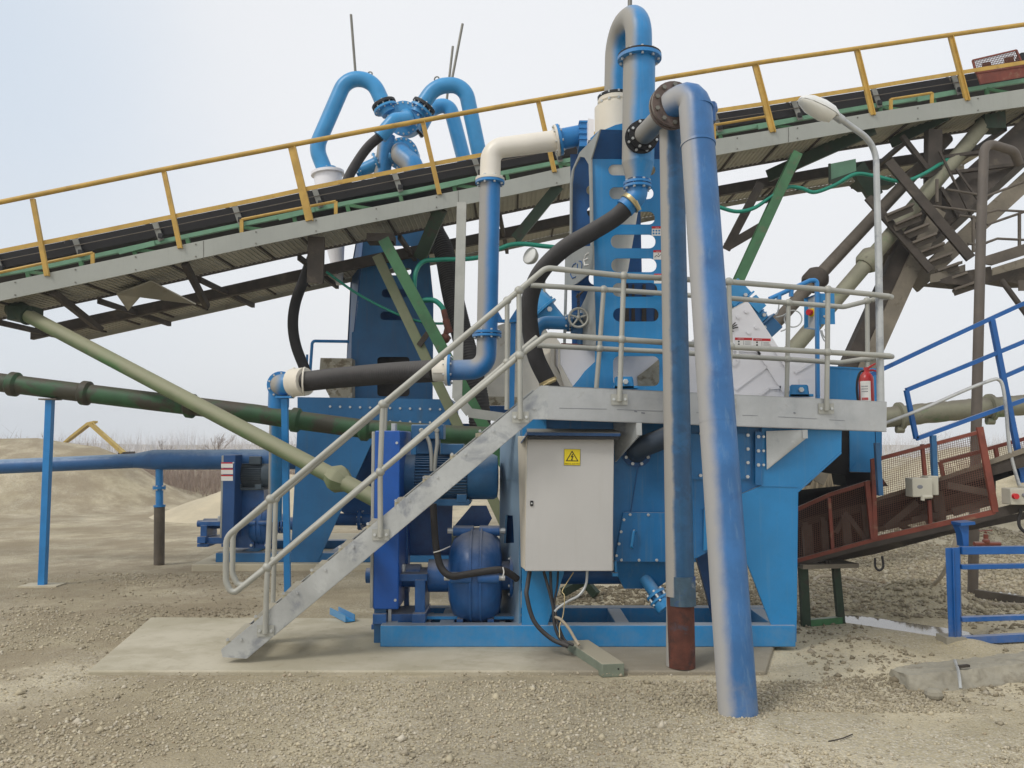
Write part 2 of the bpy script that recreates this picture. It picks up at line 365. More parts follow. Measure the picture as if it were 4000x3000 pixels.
def ground_mat():
    m = bpy.data.materials.new('gravelly_sand'); m.use_nodes = True; t = NT(m)
    oc = t.n('TexCoord').outputs['Object']
    big = t.noise(oc, .42, 6, .62, .3); mid = t.noise(oc, 1.7, 6, .65); fine = t.noise(oc, 22, 5, .75)
    vor = t.n('TexVoronoi', {'Vector': oc, 'Scale': 46.0}); v2 = t.n('TexVoronoi', {'Vector': oc, 'Scale': 95.0})
    c = t.mix(t.rng(big, .36, .62), srgb(166, 155, 127), srgb(200, 188, 159))
    c = t.mix(t.math('MULTIPLY', t.rng(mid, .5, .68), .5), c, srgb(142, 132, 110))
    k = t.n('SeparateColor', {0: vor.outputs['Color']})
    st = t.mix(k.outputs[0], srgb(140, 132, 116), srgb(218, 210, 192))
    gm = t.math('MULTIPLY', t.rng(t.noise(oc, .6, 5, .6), .40, .56), t.rng(vor.outputs['Distance'], .62, .30))
    c = t.mix(t.math('MULTIPLY', gm, .75), c, st)
    k2 = t.n('SeparateColor', {0: v2.outputs['Color']})
    c = t.mix(t.math('MULTIPLY', t.rng(k2.outputs[1], .55, .95), .5), c, t.mix(k2.outputs[0], srgb(118, 110, 96), srgb(212, 204, 186)))
    c = t.mix(t.math('MULTIPLY', t.rng(fine, .5, .72), .4), c, srgb(128, 117, 96))
    # damp ground towards the right, and contact shade painted in round the plant
    sx = t.n('SeparateXYZ', {0: oc}); X, Y = sx.outputs[0], sx.outputs[1]
    c = t.mix(t.math('MULTIPLY', damp_shade_fac(t, oc), .9), c, srgb(104, 95, 78))
    yard = t.math('MULTIPLY', t.rng(Y, 8.5, 11), t.rng(Y, 20, 15))
    c = t.mix(t.math('MULTIPLY', yard, t.rng(t.noise(oc, .7, 6, .65), .34, .6)), c, t.mix(fine, srgb(128, 116, 92), srgb(160, 147, 120)))
    far = t.rng(Y, 14, 22)
    c = t.mix(t.math('MULTIPLY', far, .75), c, t.mix(t.rng(t.noise(oc, .5, 7, .7), .36, .64), srgb(138, 127, 104), srgb(182, 169, 140)))
    md = t.math('MULTIPLY', t.math('MULTIPLY', t.rng(sx.outputs[2], .15, .8), t.rng(X, 0, -4)), t.rng(t.noise(oc, .9, 7, .7), .3, .62))
    c = t.mix(t.math('MULTIPLY', md, .7), c, srgb(134, 120, 98))
    rgt = t.math('MULTIPLY', t.rng(X, 5, 8), t.rng(Y, 17, 19))
    c = t.mix(t.math('MULTIPLY', rgt, .7), c, t.mix(fine, srgb(122, 112, 98), srgb(174, 160, 138)))
    hgt = t.math('ADD', t.math('MULTIPLY', vor.outputs['Distance'], -.7), t.math('ADD', t.math('MULTIPLY', fine, .9), t.math('MULTIPLY', v2.outputs['Distance'], -.35)))
    b = t.n('Bump', {'Height': hgt, 'Strength': .55, 'Distance': .02}).outputs[0]
    t.out(t.n('BsdfPrincipled', {'Base Color': c, 'Roughness': .95, 'Specular IOR Level': .25, 'Normal': b}).outputs[0]); return m
def stone_mat():
    m = bpy.data.materials.new('crushed_stone'); m.use_nodes = True; t = NT(m)
    r = t.n('NewGeometry').outputs['Random Per Island']
    cr = t.n('ValToRGB', {0: r}); el = cr.color_ramp.elements
    for p, c in ((0, (134, 126, 110)), (.25, (180, 170, 145)), (.5, (206, 195, 167)), (.75, (160, 151, 133)), (.93, (216, 208, 190)), (1, (158, 138, 112))):
        e = el[0] if p == 0 else (el[len(el)-1] if p == 1 else el.new(p)); e.color = srgb(*c)
    oc = t.n('TexCoord').outputs['Object']; c = t.mix(.35, cr.outputs[0], t.mix(t.noise(oc, 60), srgb(140, 129, 108), srgb(196, 184, 158)))
    c = t.mix(t.math('MULTIPLY', damp_shade_fac(t, oc), .62), c, srgb(108, 98, 80))
    Y = t.n('SeparateXYZ', {0: oc}).outputs[1]; c = t.mix(t.math('MULTIPLY', t.rng(Y, 8, 11), .22), c, srgb(122, 110, 92))
    t.out(t.n('BsdfPrincipled', {'Base Color': c, 'Roughness': 1, 'Specular IOR Level': .05}).outputs[0]); return m
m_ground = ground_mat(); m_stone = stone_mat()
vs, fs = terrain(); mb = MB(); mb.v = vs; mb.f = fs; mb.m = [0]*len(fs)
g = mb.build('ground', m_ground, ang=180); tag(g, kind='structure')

def stones():
    import numpy as np
    rng = np.random.default_rng(3)
    base = np.array([(1,0,0), (-1,0,0), (0,1,0), (0,-1,0), (0,0,1), (0,0,-1)], float)
    face = np.array([(0,2,4), (2,1,4), (1,3,4), (3,0,4), (2,0,5), (1,2,5), (3,1,5), (0,3,5)])
    pos, size = [], []
    def fill(n, x0, x1, y0, y1, s0, s1, dens, thr=-.12):
        for _ in range(n):
            x = rng.uniform(x0, x1); y = rng.uniform(y0, y1)
            if abs(x) > .7*y+.3: continue
            ins = -3.1 < x < 2.6 and 6.97 < y < 9.1
            if ins and (y > 7.25 or rng.random() > .25*max(0, 1-(y-6.97)/.22)): continue
            if segd(x, y, 3.9, 9.45, 4.65, 8.75)[0] < .3: continue
            k = mnoise.noise(V((x*dens, y*dens, 4)))+.35*mnoise.noise(V((x*dens*3, y*dens*3, 8)))
            if k < thr and rng.random() > .12: continue
            s = s0*(s1/s0)**(rng.random()**2.2); pos.append((x, y, (SLAB if ins else H(x, y))+s*.18)); size.append(s)
    fill(60000, -5, 5, 4.0, 7.1, .005, .021, .55, -.08)
    fill(16000, -7, -3, 5.0, 12.5, .007, .026, .5, .0)
    fill(5000, .2, 3.4, 6.2, 7.0, .007, .026, .9, -.05)
    fill(34000, 2.6, 12, 9.4, 18, .014, .055, .35, -.5)
    fill(2200, 2.6, 6.5, 6.2, 9.2, .008, .042, .8, .0)
    fill(3000, .3, 3.2, 9.1, 11.5, .012, .05, .8, -.3)
    fill(500, -5, 5, 4.6, 7.0, .018, .045, .7, .05)
    pos = np.array(pos); size = np.array(size); n = len(pos)
    sc = size[:, None, None]*rng.uniform(.6, 1.25, (n, 6, 1))
    an = rng.uniform(0, 6.283, n); ca, sa = np.cos(an), np.sin(an)
    v = base[None]*sc; v[:, :, 2] *= .75; v += rng.uniform(-.28, .28, v.shape)*size[:, None, None]
    x = v[:, :, 0]*ca[:, None]-v[:, :, 1]*sa[:, None]; y = v[:, :, 0]*sa[:, None]+v[:, :, 1]*ca[:, None]
    v = np.stack([x, y, v[:, :, 2]], -1)+pos[:, None, :]
    f = face[None]+(np.arange(n)*6)[:, None, None]
    me = bpy.data.meshes.new('gravel'); v = v.reshape(-1, 3); f = f.reshape(-1, 3)
    me.vertices.add(len(v)); me.vertices.foreach_set('co', v.ravel())
    me.loops.add(f.size); me.loops.foreach_set('vertex_index', f.ravel().astype(np.int32))
    me.polygons.add(len(f)); me.polygons.foreach_set('loop_start', (np.arange(len(f))*3).astype(np.int32))
    me.update(calc_edges=True); me.materials.append(m_stone)
    o = bpy.data.objects.new('gravel', me); COL.objects.link(o); tag(o, kind='stuff')
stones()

# slabs
def slab_mat():
    m = bpy.data.materials.new('stained_concrete_slab'); m.use_nodes = True; t = NT(m)
    oc = t.n('TexCoord').outputs['Object']; X = t.n('SeparateXYZ', {0: oc}).outputs[0]
    c = t.mix(t.rng(t.noise(oc, .9, 6, .6), .35, .65), srgb(170, 162, 140), srgb(190, 182, 162))
    mp = t.n('Mapping', {'Vector': oc, 'Scale': (1.2, 1.7, 1)}).outputs[0]
    c = t.mix(t.math('MULTIPLY', t.rng(t.noise(mp, 1.3, 6, .62), .46, .68), .55), c, srgb(154, 145, 122))
    c = t.mix(t.math('MULTIPLY', t.rng(t.noise(oc, 7, 5, .7), .56, .7), .35), c, srgb(140, 130, 108))
    wet = t.math('MULTIPLY', t.rng(t.math('ADD', X, t.math('MULTIPLY', t.noise(oc, 1.6, 5, .6), 1.2)), 1.1, 1.9), .7)
    c = t.mix(wet, c, srgb(124, 116, 102))
    gr = t.rng(t.n('TexVoronoi', {'Vector': oc, 'Scale': 30.0}).outputs['Distance'], .16, .08)
    c = t.mix(t.math('MULTIPLY', gr, t.math('MULTIPLY', t.rng(t.noise(oc, 2.5), .5, .62), .7)), c, srgb(206, 198, 178))
    b = t.n('Bump', {'Height': t.noise(oc, 40, 5, .7), 'Strength': .3, 'Distance': .01}).outputs[0]
    t.out(t.n('BsdfPrincipled', {'Base Color': c, 'Roughness': .92, 'Specular IOR Level': .25, 'Normal': b}).outputs[0]); return m
m_slab = slab_mat()
def slab(name, pts, z, th, mat, bev=.015):
    mb = MB(); mb.prism([V((p.x, p.y, z-th)) for p in pts], (0, 0, th)); o = mb.build(name, mat, bevel=bev); return o
s = slab('concrete_slab', [G(340, 2620, SLAB), G(2990, 2620, SLAB), V((2.95, 9.1, 0)), G(590, 2410, SLAB)], SLAB, .25, m_slab); tag(s, kind='structure')
s = slab('concrete_pad', [G(748, 2205, .1), V((4.6, 13.0, 0)), V((4.6, 17, 0)), V((-5.1, 17, 0)), G(862, 2150, .1)], .1, .3, m_conc); tag(s, kind='structure')

# puddles
def water_mat():
    m = bpy.data.materials.new('shallow_water'); m.use_nodes = True; t = NT(m)
    oc = t.n('TexCoord').outputs['Object']
    t.out(t.n('BsdfPrincipled', {'Base Color': srgb(120, 114, 104), 'Roughness': .06, 'Specular IOR Level': .7, 'Normal': t.n('Bump', {'Height': t.noise(oc, 14), 'Strength': .05, 'Distance': .01}).outputs[0]}).outputs[0]); return m
m_water = water_mat()
def puddle(pts):
    c = [G(x, y) for x, y in pts]; c = spline(c+[c[0]], 5)[:-1]
    zz = max(H(p.x, p.y) for p in c)+.003
    mb = MB(); mb.add([V((p.x, p.y, zz)) for p in c], [tuple(range(len(c)))[::-1]]); tag(mb.build('puddle', m_water), kind='structure')
mb = MB(); wv = V((.75, -.7, 0)).normalized(); wn = V((.7, .75, 0)).normalized(); a_, b_ = V((3.9, 9.45, -.027)), V((4.65, 8.75, -.027))
ring_ = [a_+wn*(.42*math.sin(k))-wv*(.42*math.cos(k)) for k in [math.pi*(i/12-.5) for i in range(13)]]+[b_+wn*(.42*math.cos(k))+wv*(.42*math.sin(k)) for k in [math.pi*i/12 for i in range(13)]]
ring_ = [a_+wn*.42*math.cos(t_)-wv*.42*math.sin(t_) for t_ in [math.pi*i/12 for i in range(13)]]+[b_-wn*.42*math.cos(t_)+wv*.42*math.sin(t_) for t_ in [math.pi*i/12 for i in range(13)]]
mb.add(ring_, [tuple(range(len(ring_)))]); tag(mb.build('puddle', m_water), kind='structure')
puddle([(3860, 2326), (3920, 2312), (4020, 2330), (4060, 2346), (3960, 2344)])

# heaps
def heap(name, label, cx, cy, h, rx, ry, mat, seed):
    mb = MB(); n, k = 64, 26; vs = [V((cx, cy, 0))]; fs = []
    for i in range(1, k+1):
        for j in range(n):
            a = 2*math.pi*j/n; vs.append(V((cx+rx*i/k*math.cos(a), cy+ry*i/k*math.sin(a), 0)))
    for v in vs:
        d = math.hypot((v.x-cx)/rx, (v.y-cy)/ry)
        nn = mnoise.noise(V((v.x*.55, v.y*.55, seed)))*.9+mnoise.noise(V((v.x*1.9, v.y*1.9, seed)))*.28+mnoise.noise(V((v.x*5, v.y*5, seed)))*.1
        v.z = h*sst(1.06-d*(1+.1*nn))*(1+.3*nn)-.05+H(v.x, v.y)*.9
    for j in range(n):
        fs.append((0, 1+j, 1+(j+1) % n))
        for i in range(k-1): fs.append((1+i*n+j, 1+(i+1)*n+j, 1+(i+1)*n+(j+1) % n, 1+i*n+(j+1) % n))
    mb.add(vs, fs); return tag(mb.build(name, mat, ang=180), label, 'sand heap')
m_sand = M('pale_washed_sand', srgb(188, 176, 150), .95, var=.1, vs=1.2, patches=((srgb(196, 182, 154), 1.6, .5, .66, .6), (srgb(160, 146, 122), 4, .66, .74, .5)), bump=.4, bs=18)
heap('sand_heap', 'pale washed sand heap in the yard behind the left blue pump skid', -6.3, 22.5, 1.1, 3.7, 3.0, m_sand, 2)

# scrub belt and reeds
m_twig = M('haze_paled_twig_bark', srgb(158, 146, 138), .95, var=.12, vs=.6)  # bark tone lightened to grey, distance haze put into the colour
m_reed = M('dry_reed', srgb(150, 138, 116), .9, var=.2, vs=2)
def blades(name, n, area, h0, h1, w, mat, lean=.2, fork=True):
    mb = MB()
    for _ in range(n):
        x, y = area(); z = H(x, y); h = random.uniform(h0, h1)*(.55+.75*max(0, min(1, .5+mnoise.noise(V((x*.22, y*.1, 6)))))); a = random.uniform(0, 3.14); ww = w*random.uniform(.6, 1.3)
        l = V((random.gauss(0, lean), random.gauss(0, lean), 1))*h; b = V((x, y, z-.05)); sd = V((math.cos(a), math.sin(a), 0))*ww
        mb.add([b-sd, b+sd, b+l*.6+sd*.5, b+l, b+l*.6-sd*.5], [(0, 1, 2, 3, 4)])
        if fork:
            for q in range(3):
                s0 = b+l*random.uniform(.3, .7); e = s0+V((random.gauss(0, .3), random.gauss(0, .3), random.uniform(.2, .6)))*h*.5
                mb.add([s0-sd*.5, s0+sd*.5, e], [(0, 1, 2)])
    return tag(mb.build(name, mat, ang=180), kind='stuff')
blades('scrub', 9500, lambda: (random.uniform(-24, -5), random.uniform(28, 42)), .35, 1.45, .011, M('red_brown_brush', srgb(150, 134, 122), .95, var=.15, vs=.5))
blades('reeds', 2600, lambda: (random.uniform(8.9, 11.4), random.uniform(25.5, 29)), .7, 1.45, .016, m_reed, .1, False)
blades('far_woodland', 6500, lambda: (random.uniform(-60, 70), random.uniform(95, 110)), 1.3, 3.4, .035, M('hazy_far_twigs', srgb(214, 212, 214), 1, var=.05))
def bare_tree(x, y, h, label):
    t = T('bare_tree', label, 'tree', (x, y, H(x, y)), 'bare trees beyond the yard')
    tr, cr = MB(), MB(); b = V((x, y, H(x, y)-.1)); q = V((random.gauss(0, .1), 0, 1))
    top = b+q*h*.5; tr.tube([b, b+q*h*.25, top], [h*.014, h*.011, h*.008], 6)
    def grow(p, d, l, r, k):
        e = p+d*l; cr.tube([p, e], [r, r*.6], 4, False)
        if k:
            for _ in range(3): grow(p+d*l*random.uniform(.45, 1), (d+V((random.gauss(0, .5), random.gauss(0, .5), random.uniform(0, .5)))).normalized(), l*.68, r*.62, k-1)
    for i in range(9): grow(lerp(b, top, random.uniform(.4, 1)), V((random.gauss(0, .5), random.gauss(0, .5), 1)).normalized(), h*.2, h*.006, 3)
    tr.build('trunk', m_twig, t); cr.build('crown', m_twig, t)
for x, y, h, l in ((-17.5, 41, 2.5, 'low bare tree rising just right of the yellow excavator arm'), (-14.2, 40, 2.9, 'tallest bare twiggy tree above the blue pipe reducer'), (-10.2, 42, 2.6, 'bare tree near the green slanting tube beyond the blue pipe')):
    bare_tree(x, y, h, l)
# excavator far off
ex = T('excavator', 'far yellow excavator arm raised above the sand bank', 'excavator', P(300, 1790, 40))
mb = MB(); a, b, c = P(205, 1762, 40), P(338, 1654, 40), P(366, 1646, 40)
mb.prism([a, lerp(a, b, .5)+V((0, 0, .06)), b+V((0, 0, .05)), c+V((0, 0, .03)), c-V((0, 0, .06)), b-V((0, 0, .12)), lerp(a, b, .5)-V((0, 0, .08))], (0, .4, 0)); mb.build('boom', m_exc, ex)
mb = MB(); a, b = P(352, 1655, 40), P(478, 1768, 40)
mb.prism([a+V((0, -.05, .06)), b+V((.06, -.05, .03)), b+V((-.08, -.05, -.06)), a+V((-.06, -.05, -.08))], (0, .35, 0)); mb.build('stick', m_exc, ex)
mb = MB(); mb.tube([P(362, 1650, 39.9), P(402, 1690, 39.9)], .03, 6); mb.build('hydraulic_hose', m_exc, ex)
mb = MB(); q = P(478, 1768, 40); mb.prism([q+V((-.2, 0, 0)), q+V((.3, 0, .05)), q+V((.5, 0, -.6)), q+V((.1, 0, -1.0)), q+V((-.3, 0, -.6))], (0, .7, 0)); mb.build('bucket', m_dark, ex)
# ------------------------------------------------------------------ left background pipes and posts
def collar(mb, a, b, r, w, mi=0):
    d = (V(b)-V(a)).normalized(); return mb.lathe(V(a), d, [(r*.78, -w), (r, -w*.55), (r, w*.55), (r*.78, w)], n=24, mi=mi)
t = T('water_main', 'thick blue pipe with a reducer crossing the yard at far left', 'pipe', G(622, 2204))
Yb = 13.2; mb = MB()
mb.tube([P(-160, 1830, Yb), P(525, 1800, Yb)], px(28, Yb), 28); mb.build('pipe', m_bigpipe, t)
mb = MB(); mb.tube([P(525, 1800, Yb), P(535, 1799, Yb), P(595, 1796, Yb), P(604, 1796, Yb)], [px(28, Yb), px(29, Yb), px(38, Yb), px(39, Yb)], 28); mb.build('reducer', m_bigpipe, t)
mb = MB(); mb.tube([P(604, 1796, Yb), P(1180, 1794, Yb)], px(39, Yb), 28); mb.build('wide_pipe', m_bigpipe, t)
mb = MB(); mb.cyl(P(622, 1830, Yb), P(623, 1975, Yb), px(14, Yb)); mb.flange(P(622, 1905, Yb), (0, 0, 1), px(24, Yb), .04, 6); mb.cyl(P(623, 1972, Yb), P(623, 1980, Yb), px(22, Yb)); mb.build('support_post', [m_lblue, m_bolt], t)
mb = MB(); q = G(622, 2206); mb.cyl(P(623, 1978, Yb), q-V((0, 0, .1)), px(20, Yb)); mb.build('support_sleeve', m_brown, t)

t = T('pipe_rack', 'old green flanged pipe on blue posts running behind the staircase', 'pipe', G(166, 2288))
Yg = 11.25; tabg = [(-200, 1466), (0, 1494), (313, 1533), (741, 1585), (1000, 1616), (1151, 1640), (1413, 1674), (1786, 1699), (2100, 1712)]
mb = MB(); mb.tube([P(x, y, Yg) for x, y in tabg], .128, 24); mb.build('pipe', m_gpipe, t)
for x in (55, 335, 745, 1155, 1425):
    mb = MB(); a = P(x, itp(tabg, x), Yg); b = P(x+20, itp(tabg, x+20), Yg); collar(mb, a, b, .168, .075); mb.build('pipe_collar', m_gpipe, t)
mb = MB(); a, b = P(196, 1560, Yg), G(166, 2290); mb.bar(a, b, .088, .088, (0, 1, 0)); mb.build('support_post', m_lblue, t)
mb = MB(); mb.box(a, (.24, .16, .02)); mb.build('bearing_plate', m_brown, t); mb = MB(); mb.box(b+V((0, 0, .012)), (.5, .3, .024)); mb.build('foot_plate', m_conc, t)

# ------------------------------------------------------------------ pump, motor, guard builders
def slurry_pump(c, r, w, label, group=None):
    """horizontal slurry pump, shaft along X; c centre of casing"""
    c = V(c); t = T('slurry_pump', label, 'pump', V((c.x, c.y, c.z-r*1.05)), group)
    mb = MB(); X = V((1, 0, 0))
    mb.lathe(c, X, [(r*.52, -w*.62), (r*.78, -w*.52), (r*.93, -w*.32), (r, -w*.12), (r*1.0, w*.14), (r*.92, w*.36), (r*.76, w*.52), (r*.45, w*.58)], n=44)
    for k in (-.1, .12): mb.lathe(c, X, [(r*.96, w*k-.012), (r*1.035, w*k-.008), (r*1.035, w*k+.008), (r*.96, w*k+.012)], n=44)
    mb.build('casing', m_navy, t)
    for dz, dy in ((.97, -.15), (.12, -1.0), (-.97, -.15), (.12, 1.0)):
        mb = MB()
        for sx in (-1, 1):
            q = c+V((sx*w*.3, dy*r*.98, dz*r*.98)); mb.cyl(q-X*w*.23, q+X*w*.23, r*.11, n=14)
            mb.cyl(q+X*sx*w*.23, q+X*sx*w*.36, r*.06, n=8, mi=1)
        mb.build('clamp_lug', [m_navy, m_bolt], t)
    mb = MB(); q = c+X*w*.8
    mb.flange(q, X, r*.46, .03, 8); mb.flange(q+X*.05, X, r*.46, .03, 8); mb.cyl(c+X*w*.4, q+X*.3, r*.3); mb.build('suction_flange', [m_navy, m_bolt], t)
    mb = MB(); a = c-X*w*.6
    mb.cyl(a, a-X*.22, r*.34); mb.cyl(a-X*.2, a-X*.85, r*.16); mb.cyl(a-X*.3, a-X*.75, r*.24)
    mb.build('bearing_barrel', m_navy, t)
    mb = MB(); z0 = c.z-r*1.0
    for dx in (.28, .66):
        mb.box((a.x-dx, c.y-.03, (z0+c.z)/2), (.1, .46, c.z-z0)); mb.box((a.x-dx, c.y, z0+.03), (.18, .56, .05)); mb.box((a.x-dx, c.y-.1, z0+.12), (.13, .5, .1))
        for sy in (-1, 1): mb.bolt(V((a.x-dx, c.y+sy*.2, z0+.055)), (0, 0, 1), .018, .03)
    mb.box((a.x-.47, c.y-.03, c.z+.02), (.52, .44, .07)); mb.box((a.x-.47, c.y-.05, z0+.10), (.277, .4, .1)); mb.cyl(V((a.x-.47, c.y-.1, c.z+.05)), V((a.x-.47, c.y-.1, c.z+.13)), .03, n=8, mi=1)
    mb.build('bearing_frame', [m_navy, m_bolt], t, bevel=.006)
    mb = MB(); 
    for sx in (-1, 1): mb.box(c+V((sx*w*.34, -r*.2, -r*.92)), (.06, r*.9, r*.3)); mb.bolt(c+V((sx*w*.34, -r*.66, -r*.92)), (0, -1, 0), .022, .03)
    mb.build('foot', [m_navy, m_bolt], t); return t
def motor(c, r, L, label, box=True, group=None, m_motor=m_motor):
    c = V(c); X = V((1, 0, 0)); t = T('electric_motor', label, 'motor', V((c.x, c.y, c.z-r*1.15)), group)
    mb = MB(); mb.cyl(c-X*L*.36, c+X*L*.2, r*.86, n=36)
    n = 46
    for i in range(n):
        a = 2*math.pi*i/n; d = V((0, math.cos(a), math.sin(a))); mb.box(c-X*L*.08+d*r*.92, (L*.54, r*.17, .009), (X, d, X.cross(d)))
    mb.build('finned_body', m_motor, t)
    mb = MB(); mb.lathe(c-X*L*.5, X, [(r*.45, 0), (r*.82, .02), (r*.98, L*.05), (r*.98, L*.16)], n=36); mb.build('end_bell', m_motor, t)
    mb = MB(); mb.lathe(c+X*L*.2, X, [(r*1.0, 0), (r*1.0, L*.26), (r*.9, L*.3), (r*.5, L*.31)], n=36); mb.build('fan_cowl', m_motor, t)
    mb = MB(); mb.cyl(c-X*L*.5, c-X*L*.66, r*.14); mb.build('shaft', m_galv, t)
    mb = MB(); mb.box(c+V((-L*.08, 0, -r*1.06)), (L*.62, r*1.7, .04)); 
    for sx in (-.3, .14):
        for sy in (-1, 1): mb.box(c+V((L*sx, sy*r*.7, -r*.9)), (.1, .12, r*.35))
    mb.build('mounting_foot', m_motor, t, bevel=.004); return t
def belt_guard(lo, hi, label, group=None, m_guard=m_guard):
    lo, hi = V(lo), V(hi); t = T('belt_guard', label, 'machine guard', V(((lo.x+hi.x)/2, (lo.y+hi.y)/2, lo.z)), group)
    mb = MB(); mb.span(lo, hi); mb.build('guard_box', m_guard, t, bevel=.012)
    mb = MB(); mb.span((lo.x-.035, lo.y+.02, lo.z+.01), (lo.x-.002, hi.y-.02, hi.z-.01)); mb.build('back_cover', m_rail, t, bevel=.006)
    for z in (lo.z+.09, hi.z-.12): mb = MB(); mb.bolt(V((hi.x-.03, lo.y, z)), (0, -1, 0), .014, .01, mi=0); mb.build('cover_bolt', m_bolt, t)
    mb = MB(); mb.bolt(V(((lo.x+hi.x)/2, (lo.y+hi.y)/2, hi.z)), (0, 0, 1), .03, .08, mi=0); mb.build('vent_cap', m_bolt, t); return t

# ------------------------------------------------------------------ far washing plant
t = T('washing_plant', 'weathered blue washing plant on the far pad behind the conveyor', 'washing plant', V((-2.2, 14, .1)))
Ys = 12.95
mb = MB(); z0, z1 = .1, P(900, 2160, Ys).z
mb.span((XP(842, Ys), Ys, z0), (3.6, Ys+.2, z1)); mb.span((XP(842, Ys), Ys+1.6, z0), (3.6, Ys+1.8, z1))
for x in (-4.5, -2.9, -1.5, 1.5, 3.4): mb.span((x, Ys+.203, z0+.02), (x+.2, Ys+1.597, z1-.003))
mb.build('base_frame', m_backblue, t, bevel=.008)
mb = MB(); mb.prism([P(x, y, Ys-.01) for x, y in ((1162, 1655), (1452, 1700), (1452, 1730), (1241, 2196), (1135, 2196))], (0, .03, 0)); mb.build('leg_plate', m_backblue, t)
mb = MB(); mb.prism([P(x, y, Ys+1.2) for x, y in ((1180, 1655), (1900, 1655), (1900, 1760), (1560, 2010), (1420, 2060), (1310, 1980))], (0, .06, 0)); mb.build('hopper_plate', m_darkblue, t)
mb = MB(); a = [P(x, y, Ys-.03) for x, y in ((1162, 1551), (1760, 1560), (1760, 1662), (1162, 1655))]; mb.prism(a, (0, .04, 0))
for i in range(12):
    for y in (1588, 1640): mb.bolt(P(1290+i*39, y+i*1.0, Ys-.03), (0, -1, 0), .02, .014)
mb.span((XP(1200, Ys), Ys+.02, P(0, 1655, Ys).z), (XP(1760, Ys), Ys+1.7, P(0, 1560, Ys).z))
mb.build('sump_band', [m_backblue, m_bolt], t)
mb = MB(); mb.prism([P(x, y, Ys+.02) for x, y in ((1440, 1664), (1760, 1664), (1760, 1900), (1500, 1770))], (0, 1.2, 0)); mb.build('sump', m_backblue, t)
Yt = 14.35
out = [(1369, 1562), (1374, 1298), (1386, 1292), (1412, 1045), (1438, 770), (1655, 770), (1675, 990), (1693, 1171), (1690, 1566)]
holes = [rr(1518, 1046, 1606, 1075, 13), rr(1491, 1129, 1592, 1162, 15), rr(1485, 1217, 1590, 1250, 15), rr(1473, 1394, 1600, 1548, 14), rr(1524, 960, 1612, 992, 14), rr(1530, 880, 1612, 910, 13)]
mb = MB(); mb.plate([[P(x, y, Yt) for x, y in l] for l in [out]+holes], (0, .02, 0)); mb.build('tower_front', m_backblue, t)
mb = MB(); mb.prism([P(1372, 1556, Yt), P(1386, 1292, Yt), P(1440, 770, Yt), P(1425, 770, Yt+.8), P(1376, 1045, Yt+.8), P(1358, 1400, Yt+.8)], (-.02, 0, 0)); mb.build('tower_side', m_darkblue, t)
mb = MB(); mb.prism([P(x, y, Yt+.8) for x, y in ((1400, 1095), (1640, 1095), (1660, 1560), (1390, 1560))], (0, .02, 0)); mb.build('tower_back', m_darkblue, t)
mb = MB(); mb.prism([P(x, y, Yt+.5) for x, y in ((1440, 1370), (1630, 1370), (1640, 1560), (1440, 1560))], (0, .05, 0)); mb.build('discharge_box', m_dark, t)
mb = MB(); mb.prism([P(x, y, Yt-.3) for x, y in ((1252, 1398), (1374, 1400), (1374, 1556), (1290, 1556), (1246, 1470))], (0, .6, 0)); mb.bar(P(1290, 1432, Yt-.32), P(1370, 1432, Yt-.32), .03, .05); mb.build('feed_hopper', m_dirty, t)
mb = MB(); mb.tube(fillet([P(1210, 1470, 13.8), P(1220, 1332, 13.8), P(1362, 1334, 14.2)], .06), .026, 10); mb.tube([P(1200, 1385, 13.8), P(1198, 1440, 13.8)], .02, 8); mb.build('guard_tube', m_lblue, t)
Yr = 13.7
mb = MB(); mb.prism([P(x, y, Yr) for x, y in ((1868, 1296), (1995, 1255), (2100, 1225), (2140, 1300), (2140, 1562), (1868, 1556))], (0, .05, 0)); mb.build('screen_panel', m_cream, t)
mb = MB(); mb.prism([P(x, y, Yr-.02) for x, y in ((1868, 1548), (2140, 1552), (2140, 1584), (1868, 1584))], (0, .06, 0)); mb.prism([P(x, y, Yr-.02) for x, y in ((1868, 1585), (2140, 1585), (2140, 1640), (1868, 1640))], (0, .06, 0), 1); mb.build('screen_sill', [m_dirty, m_darkblue], t)
mb = MB(); mb.bar(P(2005, 1255, Yr-.3), P(1998, 1600, Yr-.3), .085, .085, (0, 1, 0)); mb.prism([P(x, y, Yr-.3) for x, y in ((1986, 1255), (2018, 1205), (2050, 1255))], (0, .06, 0)); mb.bar(P(1926, 1254, Yr-.35), P(2030, 1256, Yr-.35), .2, .03); mb.build('screen_post', m_lblue, t)
mb = MB(); a, b = P(2085, 1140, 13.2), P(2165, 1236, 13.2); d = (b-a).normalized(); L = (b-a).length
mb.lathe(a, d, [(.1, -.05), (.15, .0), (.16, L*.45), (.18, L*.46), (.18, L*.52), (.13, L*.54), (.12, L*.95)], n=20); mb.bolt(P(2148, 1207, 13.0), (0, -1, 0), .03, .02); mb.build('vibrator_motor', [m_cluster, m_bolt], t)
mb = MB(); mb.tube([P(1240, 2028, 13.6), P(1520, 2030, 13.6)], .1); mb.flange(P(1408, 2030, 13.6), (1, 0, 0), .17, .05, 8); mb.build('discharge_pipe', [m_darkblue, m_bolt], t)

# white cyclone under the left bend
t2 = T('hydrocyclone', 'white far hydrocyclone drum below the left blue hairpin pipe', 'hydrocyclone', P(1290, 1000, 14.6))
mb = MB(); a = P(1281, 690, 14.6); ax = V((.12, 0, -1)).normalized()
mb.lathe(a, ax, [(.2, -.09), (.3, -.08), (.3, -.03), (.25, -.02), (.25, .7), (.06, 2.0)], n=28); mb.build('cone_body', m_white, t2)
